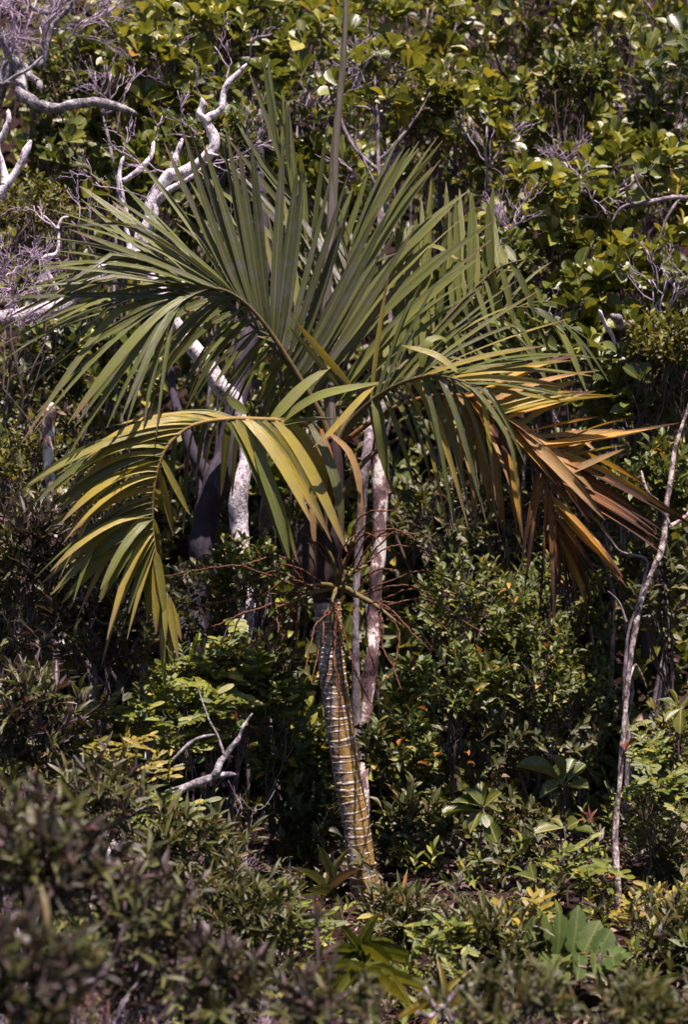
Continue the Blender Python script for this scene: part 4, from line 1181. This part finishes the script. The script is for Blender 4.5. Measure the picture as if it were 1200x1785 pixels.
GP = 'plants with feathery compound leaves'
PINN = [
    (400, 1150, .1, 90, 60, 34, 'pinnate', .20, 'feathery plant with pale green leaflets below the left side of the flower branches'),
    (300, 1230, -.2, 100, 70, 34, 'pinnate', .19, 'feathery plant above the forked fallen branch'),
    (380, 1230, -.1, 70, 60, 22, 'pinnate', .20, 'feathery plant with ladder-like leaves left of the ringed trunk'),
    (220, 1330, -.5, 100, 70, 30, 'pinnate_yellow', .13, 'yellowish fine-leaved plant left of the forked fallen branch'),
    (290, 1410, -.7, 90, 60, 22, 'pinnate', .17, 'feathery plant under the forked fallen branch'),
    (1010, 1500, -.3, 70, 60, 14, 'pinnate', .18, 'feathery seedling left of the foot of the slender trunk'),
    (1140, 1360, -.1, 80, 110, 40, 'pinnate', .15, 'feathery yellow-green plant right of the slender trunk'),
    (1150, 1580, -.5, 90, 60, 22, 'pinnate_yellow', .15, 'yellowish feathery plant at the lower right edge'),
    (330, 1170, .2, 100, 60, 34, 'pinnate', .17, 'feathery plant under the dark shrub left of centre'),
    (500, 1210, .2, 70, 60, 26, 'pinnate', .16, 'feathery plant close against the left of the ringed trunk'),
    (170, 1260, -.1, 90, 60, 26, 'pinnate', .16, 'feathery plant left of the twin grey stems'),
    (905, 1600, -.9, 70, 50, 14, 'pinnate_yellow', .17, 'yellow feathery plant beside the lobed fern'),
    (520, 1620, -1.2, 90, 50, 18, 'pinnate', .14, 'feathery plant left of the strap-leaved plant'),
    (780, 1640, -1.3, 90, 50, 20, 'pinnate', .13, 'feathery plant right of the strap-leaved plant'),
]
for (px, py, Y, rx, rz, m, mat, leaf, label) in PINN:
    shrub('feathery_plant', label, 'plant', px, py, Y, rx, rz, 'pinnate', m, GP, leaf, mat=mat, bark='twig', r0=0.007)


# ------------------------------------------------------------------ single plants with leaves one can count
def rosette_plant(name, label, cat, px, Y, top, leaves, tpl, mat, group=None, stemr=0.006):
    """leaves: (tip px, tip py, tip Y, width px); top = (px, py) where they spring from"""
    base = G(px, Y)
    root = thing(name, label, cat, base, group)
    t = P(top[0], top[1], Y)
    mb = MB()
    wander(mb, base - Vector((0, 0, .03)), t, stemr, stemr * .7, 8, .05, 6)
    part('stem', mb.mesh('stem', M['twig'], base), root)
    for (x, y, dy, w) in leaves:
        e = np.array(P(x, y, Y + dy))
        o = np.array(t) + RNG.normal(0, .006, 3) - np.array([0, 0, RNG.uniform(0, .02)])
        d = e - o
        L = np.linalg.norm(d)
        d = d / L
        n = np.array([0, -.5, .85]) + RNG.normal(0, .18, 3)
        n = nrmz(n - d * (n @ d))
        a = np.cross(d, n)
        W = w * K * (CAM_D + Y)
        lf = part('leaf', tpl_mesh(tpl if not isinstance(tpl, list) else tpl[int(RNG.integers(len(tpl)))], M[mat]), root)
        loc = Vector(o) - base
        lf.matrix_basis = Matrix(((a[0] * W, d[0] * L, n[0] * L, loc.x), (a[1] * W, d[1] * L, n[1] * L, loc.y), (a[2] * W, d[2] * L, n[2] * L, loc.z), (0, 0, 0, 1)))
    return root


rosette_plant('broad_leaved_seedling', 'larger seedling with long pale paddle-shaped leaves left of the slender trunk', 'seedling', 985, .1, (985, 1362), [
    (914, 1322, -.05, 30), (973, 1316, -.05, 24), (1020, 1330, .02, 28), (1025, 1370, -.08, 30), (945, 1382, -.08, 22), (1000, 1320, .06, 22), (960, 1330, .08, 22)], ['obovate', 'obovate_curl'], 'seed')
rosette_plant('broad_leaved_seedling', 'low seedling with yellowish paddle leaves right under the larger one', 'seedling', 990, -.1, (985, 1440), [
    (935, 1448, -.05, 24), (1005, 1430, -.04, 30), (1035, 1448, -.05, 26), (960, 1425, .05, 20)], ['obovate', 'obovate_curl'], 'seed')
rosette_plant('broad_leaved_seedling', 'seedling with rounded grey-green leaves right of the ringed trunk', 'seedling', 845, .0, (842, 1405), [
    (805, 1365, 0, 24), (838, 1362, .03, 22), (790, 1392, -.05, 30), (872, 1380, -.03, 26), (850, 1440, -.08, 26), (868, 1468, -.06, 26), (770, 1415, -.03, 30), (818, 1450, -.05, 26), (880, 1410, .03, 22)], ['obovate', 'obovate_curl', 'ellip'], 'seed')
rosette_plant('broad_leaved_seedling', 'seedling with drooping green leaves above the yellow feathery plant', 'seedling', 930, -.4, (935, 1530), [
    (900, 1520, -.05, 18), (915, 1555, -.05, 22), (950, 1535, -.05, 20), (960, 1515, 0, 18), (925, 1505, 0, 18), (945, 1565, -.07, 18)], ['obovate', 'obovate_curl', 'ellip'], 'seed')
rosette_plant('broad_leaved_seedling', 'leafy seedling at the right edge with oval hanging leaves', 'seedling', 1190, .2, (1190, 1230), [
    (1150, 1215, 0, 20), (1185, 1275, -.06, 24), (1170, 1200, .03, 18), (1215, 1210, 0, 20), (1160, 1255, -.04, 18)], ['obovate', 'obovate_curl', 'ellip'], 'seed')
rosette_plant('strap_leaved_plant', 'bright green strap-leaved plant at the foot of the palm', 'plant', 640, -1.15, (630, 1665), [
    (655, 1590, -.02, 12), (588, 1600, -.05, 12), (715, 1642, -.1, 12), (690, 1620, .1, 10), (545, 1655, -.12, 11), (640, 1740, -.3, 15), (560, 1705, -.2, 14), (700, 1690, -.2, 14), (600, 1620, .1, 10), (730, 1670, .05, 10)], ['strap', 'strap_up'], 'strap')
rosette_plant('strap_leaved_plant', 'blurred strap-leaved plant at the bottom centre under the bright green one', 'plant', 640, -1.9, (630, 1700), [
    (520, 1690, -.1, 12), (560, 1760, -.2, 15), (660, 1790, -.25, 16), (720, 1740, -.15, 15), (700, 1670, .1, 12), (580, 1660, .1, 12), (760, 1700, -.1, 14)], ['strap', 'strap_up'], 'strap')
rosette_plant('strap_leaved_plant', 'upright strap-leaved plant at the bottom right', 'plant', 1130, -1.4, (1128, 1745), [
    (1122, 1665, 0, 10), (1140, 1690, -.05, 10), (1095, 1720, -.1, 11), (1175, 1720, -.1, 11), (1080, 1760, -.2, 11), (1160, 1770, -.2, 12), (1105, 1690, .05, 9), (1190, 1690, .05, 10)], ['strap_up', 'strap'], 'strap')
rosette_plant('strap_leaved_plant', 'yellowish strap-leaved plant at the bottom just right of centre', 'plant', 770, -1.9, (770, 1745), [
    (720, 1700, 0, 12), (770, 1675, 0, 12), (810, 1690, 0, 12), (700, 1750, -.1, 12), (830, 1740, -.1, 12), (745, 1790, -.2, 12)], ['strap', 'strap_up'], 'strap_olive')
rosette_plant('strap_leaved_plant', 'dark strap-leaved plant against the left side of the palm foot', 'plant', 575, -.3, (578, 1560), [
    (585, 1480, 0, 7), (530, 1500, 0, 8), (620, 1510, -.05, 8), (540, 1545, -.1, 8), (600, 1600, -.1, 8), (560, 1470, .05, 7)], ['strap', 'strap_up'], 'dull_green')
rosette_plant('dead_seedling', 'withered seedling with curled tan leaves at the right side of the palm foot', 'seedling', 690, -.35, (693, 1590), [
    (712, 1520, 0, 12), (680, 1545, 0, 11), (725, 1560, -.05, 13), (700, 1620, -.05, 11), (672, 1600, -.05, 10)], ['lance_curl', 'ellip_curl'], 'dead')
rosette_plant('dry_leaf_cluster', 'curled dry brown leaves at the base of the palm trunk', 'dead leaves', 660, -.2, (656, 1600), [
    (662, 1545, -.02, 13), (672, 1568, -.04, 13), (645, 1560, -.05, 11), (668, 1615, -.05, 14), (640, 1590, -.08, 12)], ['ellip_curl', 'lance_curl'], 'dead')
rosette_plant('red_leaved_seedling', 'seedling with reddish young leaves beside the slender trunk', 'seedling', 1030, -.1, (1030, 1425), [
    (1016, 1412, 0, 6), (1026, 1404, 0, 6), (1040, 1408, 0, 7), (1044, 1422, -.03, 6), (1012, 1424, -.03, 6)], ['lance', 'lance_curl'], 'red')
rosette_plant('blurred_shoot', 'blurred pink-brown shoot standing in front of the palm foot', 'shoot', 545, -2.6, (552, 1600), [
    (545, 1560, 0, 9), (560, 1570, -.02, 9), (535, 1590, -.03, 9), (555, 1640, -.03, 10), (570, 1600, .02, 8)], ['lance', 'lance_curl'], 'dull')


for (lab, px, Y, top, lv, mt) in [
    ('blurred shoot with broad dull green leaves rising from the front shrub at the left edge', 40, -2.7, (40, 1440), [(5, 1400, 0, 16), (75, 1405, 0, 16), (95, 1445, -.05, 18), (0, 1450, -.05, 16), (50, 1385, .03, 14), (70, 1480, -.06, 16)], 'dull_green'),
    ('blurred shoot with grey-green leaves below the forked fallen branch', 255, -2.2, (258, 1490), [(225, 1465, 0, 14), (290, 1460, 0, 15), (300, 1495, -.05, 15), (215, 1505, -.05, 15), (262, 1440, .03, 12)], 'dull_green'),
    ('blurred shoot with pale yellowish leaf near the bottom, left of the strap-leaved plants', 400, -2.6, (395, 1700), [(360, 1755, -.05, 15), (430, 1690, 0, 16), (405, 1660, .03, 14), (365, 1690, 0, 14), (440, 1730, -.05, 16)], 'strap_olive'),
    ('blurred shoot with round bluish leaves at the bottom edge left of centre', 490, -2.7, (490, 1760), [(470, 1725, 0, 20), (520, 1740, 0, 22), (455, 1765, -.04, 20), (505, 1785, -.05, 20)], 'dull_green'),
    ('blurred shoot with narrow olive leaves in the bottom left corner', 130, -3.0, (130, 1660), [(95, 1620, 0, 14), (165, 1625, 0, 14), (180, 1665, -.05, 15), (85, 1670, -.05, 15), (135, 1600, .03, 13), (150, 1710, -.06, 14)], 'pinnate'),
]:
    rosette_plant('leafy_shoot', lab, 'shoot', px, Y, top, lv, ['ellip', 'lance', 'lance_curl'], mt, 'blurred shoots in the foreground', .004)


def lobed_fern():
    base = G(985, -1.2)
    root = thing('lobed_fern', 'fern with one large deeply lobed green leaf at lower right', 'fern', base)
    rach = spline([base, P(930, 1700, -1.2), P(960, 1672, -1.25), (P(1010, 1662, -1.32)), P(1080, 1670, -1.4)], 24)
    part('stem', MB().tube(rach, lerp_list([3, 3, 2.5, 2, 1], 24) * .0022, 6).mesh('stem', M['peduncle'], base), root)
    up = [(928, 1606), (952, 1588), (982, 1596), (1012, 1584), (1044, 1606), (1068, 1622), (1094, 1652)]
    dn = [(925, 1665), (950, 1690), (985, 1700), (1015, 1695), (1045, 1688), (1070, 1682)]
    for lst, dy in ((up, .05), (dn, -.12)):
        for i, (x, y) in enumerate(lst):
            t = 0.36 + 0.6 * i / (len(lst) - 1)
            o = rach[int(t * 23)]
            e = np.array(P(x, y, -1.28 + dy - .02 * i))
            d = e - o; L = np.linalg.norm(d) * 1.05; d = nrmz(d)
            n = np.array([0.1, -.6, .7]) + RNG.normal(0, .4, 3)
            n = nrmz(n - d * (n @ d)); a = np.cross(d, n)
            W = RNG.uniform(38, 46) * K * 5.2
            lf = part('leaflet', tpl_mesh('lobed', M['lobed']), root)
            loc = Vector(o) - base
            lf.matrix_basis = Matrix(((a[0] * W, d[0] * L, n[0] * L, loc.x), (a[1] * W, d[1] * L, n[1] * L, loc.y), (a[2] * W, d[2] * L, n[2] * L, loc.z), (0, 0, 0, 1)))


lobed_fern()

FT = [(60, 1560, -2.8, 'bare pinkish twigs in the blurred shrub at the left edge'), (190, 1640, -2.4, 'bare twigs behind the curved stick'), (330, 1640, -2.0, 'bare pinkish twigs left of the bottom centre'),
      (420, 1530, -1.0, 'bare reddish twigs left of the palm foot'), (900, 1690, -1.9, 'bare grey twigs right of the gnarled twig'), (960, 1740, -2.2, 'bare twigs at the bottom right below the lobed fern'), (820, 1690, -1.5, 'bare twigs above the gnarled twig'),
      (110, 1160, -.2, 'bare purple twigs in the narrow-leaved shrub at left'), (350, 1330, -.5, 'fine bare twigs around the forked fallen branch'), (20, 1400, -2.7, 'bare pale twigs cut by the left edge')]
for i, (px, py, Y, lab) in enumerate(FT):
    t = P(px, py, Y)
    gb = Vector((t.x, t.y, float(gz(t.x, t.y))))
    root = thing('dead_twig_tuft', lab, 'dead twigs', gb, 'dead twigs in the undergrowth')
    rr = np.random.default_rng(80 + i)
    h = max(t.z - gb.z, .12)
    for k in range(10):
        mb = MB()
        bare_twigs(mb, gb + Vector((rr.normal(0, .12), rr.normal(0, .12), 0)), (rr.normal(0, .45), rr.normal(0, .35), 1), h * rr.uniform(.28, .46), 0.0034, 3, rr, 0.5, 3)
        part('twig', mb.mesh('twig', M['twig_grey' if k % 3 else 'stem_red'], gb), root)

# bare grey twigs showing among the leaves at right
for i, (px, py, Y, sx, lab) in enumerate([
        (985, 230, 2.6, .05, 'tuft of bare grey twigs among the large-leaved trees at right'),
        (665, 230, 1.9, 0, 'fan of bare purple-grey twigs right of the spear leaf'),
        (1125, 110, 3.1, .1, 'bare forked pale twigs near the upper right corner'),
        (300, 60, 2.4, -.1, 'bare branching twigs at the top left over the leafy trees'),
        (520, 110, 2.3, .05, 'bare dark twigs left of the spear leaf'),
        (880, 320, 2.0, .2, 'bare thin twig spray right of the upright palm leaflets'),
        (760, 100, 2.9, -.2, 'bare grey twigs at the top right of the spear leaf tip'),
        (850, 180, 2.6, .3, 'bare twig fork in the yellow-green foliage above the upright palm leaflets'),
        (1050, 270, 2.2, -.3, 'bare twig fork left of the dark bent branch'),
        (1150, 450, 1.7, -.2, 'bare thin twigs below the dark bent branch'),
        (940, 480, 1.9, .2, 'bare dark twigs in the shade right of the palm crown'),
        (620, 40, 2.8, .2, 'bare twigs beside the very tip of the spear leaf'),
        (180, 90, 2.0, .3, 'bare grey twigs over the rounded rosette tree at upper left'),
        (420, 190, 1.8, .1, 'bare grey twigs beside the top of the bleached dead tree')]):
    b = P(px, py + 110, Y + .1)
    gb = Vector((b.x, b.y + .2, float(gz(b.x, b.y + .2))))
    root = thing('bare_twig', lab, 'dead twigs', gb, 'bare twigs among the trees')
    mb = MB()
    wander(mb, gb, b, .012, .009, 9, .07, 5)
    part('stem', mb.mesh('stem', M['bark'], gb), root)
    rr = np.random.default_rng(40 + i)
    for k in range(5):
        mb = MB()
        bare_twigs(mb, b, (sx + rr.normal(0, .5), rr.normal(-.3, .25), rr.uniform(.4, 1)), 0.24, 0.0065, 3, rr, 0.45, 2 + (i == 0))
        part('branch', mb.mesh('branch', M['twig_grey'], gb), root)
b = G(1290, 2.0)
wood('dark_branch', 'dark bent branch coming in from the right edge in front of the broad leaves', 'branch', b, 'bark', [
    ('trunk', [(1300, 1000, 2.0), (1300, 700, 2.0), (1290, 480, 2.0), (1250, 360, 1.9)], [16, 15, 13, 11]),
    ('branch', [(1290, 400, 1.95), (1240, 350, 1.85), (1190, 343, 1.8), (1130, 352, 1.75), (1085, 362, 1.75), (1065, 390, 1.75)], [8, 7, 5.5, 4.5, 3, 1.5]),
    ('branch', [(1135, 352, 1.75), (1115, 325, 1.7), (1105, 290, 1.7)], [3, 2.2, 1.2]),
    ('branch', [(1190, 343, 1.8), (1165, 375, 1.75), (1150, 420, 1.7)], [3, 2.4, 1.2]),
])
b = G(1110, 1.6)
wood('pale_stub', 'rounded pale stub of broken wood among the leaves at mid right', 'dead wood', b, 'bark_dark', [
    ('trunk', [(1125, 1150, 1.6), (1120, 900, 1.6), (1115, 720, 1.6), (1108, 620, 1.6), (1100, 578, 1.55)], [7, 7, 7, 8, 10]),
    ('limb', [(1102, 578, 1.55), (1092, 566, 1.45), (1080, 558, 1.35), (1066, 552, 1.3)], [5, 8, 9, 6], 'bark_lichen'),
    ('branch', [(1072, 600, 1.4), (1058, 570, 1.35), (1045, 540, 1.3)], [3, 4, 3], 'bark_white'),
])

# ------------------------------------------------------------------ orange leaves caught in the shrubs
for i, (x, y, Y) in enumerate([(760, 1318, .55), (748, 1335, .55), (815, 1330, .6), (695, 1302, .6), (858, 1360, .3), (862, 1375, .3), (812, 1312, .6), (745, 1240, .8), (1060, 1530, -.3), (1090, 1310, -.25), (960, 1130, 1.1), (835, 1140, 1.0), (553, 1590, -1.5), (60, 1360, -1.8), (415, 1255, -.2), (995, 755, .9)]):
    o = P(x, y, Y)
    nm = ['right of the ringed trunk, tip down', 'just left of another orange one, right of the ringed trunk', 'beside the grey-green seedling top', 'close to the foot of the mottled trunk', 'over the grey-green seedling', 'right under another at the grey-green seedling', 'right of the ringed trunk, uppermost of the group', 'under the bright narrow-leaved shrub', 'left of the foot of the slender trunk', 'stuck to the slender speckled trunk', 'among small leaves right of centre', 'among small leaves below the brown hanging leaflets', 'in front of the palm foot', 'in the blurred shrub at the left edge', 'beside the tip of the forked fallen branch', 'among the glossy leaves right of the orange frond'][i]
    lf = bpy.data.objects.new('fallen_leaf', tpl_mesh('ellip_curl' if i % 2 else 'lance_curl', M['orange' if i not in (9, 13, 14) else 'red']))
    COL.objects.link(lf)
    lf.location = o
    lf.rotation_euler = (RNG.uniform(.3, 1.4), RNG.uniform(-.6, .6), RNG.uniform(0, 6.28))
    L = 0.06 if i != 9 else 0.10
    lf.scale = (L * .5, L, L)
    lf['label'] = 'single dead %s leaf %s' % ('orange' if i not in (9, 13, 14) else 'reddish', nm)
    lf['category'] = 'leaf'
    lf['group'] = 'fallen leaves caught in the shrubs'

# ------------------------------------------------------------------ mass of the wood behind, ground cover, litter


def stuff_leaves(name, label, cat, mats, tpl, pts, axs, L, W, n, tw):
    root = thing(name, label, cat, (0, 0, 0))
    root['kind'] = 'stuff'
    for i, mt in enumerate(mats):
        lv = Leaves(None, tpl[i % len(tpl)], M[mt])
        sel = np.arange(len(pts)) % len(mats) == i
        if tw:
            sprigs(lv, pts[sel], axs[sel], n, tw, L, W)
        else:
            rosettes(lv, pts[sel], axs[sel], n, L, W)
        lv.done()
        part('foliage', lv.bulk_mesh('foliage', np.arange(len(lv.p)), (0, 0, 0)), root, 'stuff')
    return root


m = 7000
y = 2.0 + 8.5 * RNG.random(m) ** 1.3
x = RNG.uniform(-1, 1, m) * (0.3 * (CAM_D + y) + 0.8)
h = RNG.uniform(0.05, 1.25, m) * np.clip((y - 1.4) / 2.0, .35, 1) + 0.5 * np.sin(2.1 * x + y)
pts = np.stack([x, y, gz(x, y) + np.maximum(h, .05)], 1)
axs = nrmz(np.array([0, -.5, .8]) + RNG.normal(0, .4, (m, 3)))
stuff_leaves('far_thicket', 'mass of leafy thicket covering the slope behind the trees', 'thicket', ['big_green', 'big', 'dull_green'], ['obovate', 'ellip', 'obovate_curl'], pts, axs, .125, .06, 6, 0)
m = 2600
y = RNG.uniform(-4.2, 2.6, m)
x = RNG.uniform(-1, 1, m) * (0.27 * (CAM_D + y) + 0.6)
pts = np.stack([x, y, gz(x, y) + RNG.uniform(.03, .22, m)], 1)
axs = nrmz(np.array([0, 0, 1.0]) + RNG.normal(0, .5, (m, 3)))
stuff_leaves('ground_cover', 'low leafy ground cover between the plants', 'ground cover', ['dull_green', 'dull', 'pinnate'], ['lance', 'lance_curl', 'ellip'], pts, axs, .06, .02, 8, .09)
m = 9000
y = RNG.uniform(-4.5, 4, m)
x = RNG.uniform(-1, 1, m) * (0.27 * (CAM_D + y) + 0.6)
lv = Leaves(None, 'ellip_curl', M['litter'])
lv.add(np.stack([x, y, gz(x, y) + RNG.uniform(.005, .04, m)], 1), nrmz(RNG.normal(0, 1, (m, 3)) * np.array([1, 1, .25])), np.array([0, 0, 1.0]) + RNG.normal(0, .45, (m, 3)), RNG.uniform(.03, .09, m), RNG.uniform(.012, .035, m))
lv.done()
o = bpy.data.objects.new('leaf_litter', lv.bulk_mesh('leaf_litter', np.arange(m), (0, 0, 0)))
COL.objects.link(o)
o['kind'] = 'stuff'; o['label'] = 'dry brown and purplish leaf litter covering the ground'; o['category'] = 'leaf litter'

# ------------------------------------------------------------------ leaves: those that show largest are objects, the rest one part per plant
N_SINGLE = 300
allp, alls, own = [], [], []
for pi, rec in enumerate(PLANTS):
    for li, lv in enumerate(rec['lv']):
        c = lv.p + lv.d * (lv.L * 0.5)[:, None]
        allp.append(c); alls.append(lv.L)
        own.append(np.stack([np.full(len(c), pi), np.full(len(c), li), np.arange(len(c))], 1))
allp = np.concatenate(allp); alls = np.concatenate(alls); own = np.concatenate(own)
dep = allp[:, 1] + CAM_D
sx = 600 + allp[:, 0] / (K * dep)
sy = 892.5 - (allp[:, 2] - CAM_H) / (K * dep)
size = alls / (K * dep)
ins = (sx > 0) & (sx < 1200) & (sy > 0) & (sy < 1785) & (dep > 1)
cell = (np.floor(sx / 9).astype(int) * 1000 + np.floor(sy / 9).astype(int))
order = np.argsort(dep)
_, first = np.unique(cell[order], return_index=True)
vis = np.zeros(len(dep), bool)
vis[order[first]] = True
vis &= ins & (size > 17)
single = np.zeros(len(dep), bool)
for pi in range(len(PLANTS)):
    idx = np.where(vis & (own[:, 0] == pi))[0]
    idx = idx[np.argsort(-size[idx])][:N_SINGLE]
    single[idx] = True
for pi, rec in enumerate(PLANTS):
    for li, lv in enumerate(rec['lv']):
        me_sel = (own[:, 0] == pi) & (own[:, 1] == li)
        sg = single[me_sel]
        rest = np.where(~sg)[0]
        if len(rest):
            part('foliage', lv.bulk_mesh('foliage', rest, rec['org']), rec['root'], 'stuff')
        tm = tpl_mesh(lv.tpl, lv.mat)
        ox, oy, oz = rec['org']
        for i in np.where(sg)[0]:
            a, d, n, p = lv.a[i], lv.d[i], lv.n[i], lv.p[i]
            W, L = float(lv.W[i]), float(lv.L[i])
            H = 0.5 * (W + L)
            lf = bpy.data.objects.new('leaf', tm)
            COL.objects.link(lf)
            lf.parent = rec['root']
            lf.matrix_basis = Matrix(((a[0] * W, d[0] * L, n[0] * H, p[0] - ox), (a[1] * W, d[1] * L, n[1] * H, p[1] - oy), (a[2] * W, d[2] * L, n[2] * H, p[2] - oz), (0, 0, 0, 1)))
print('leaves', len(dep), 'single', int(single.sum()), 'objects', len(bpy.data.objects))
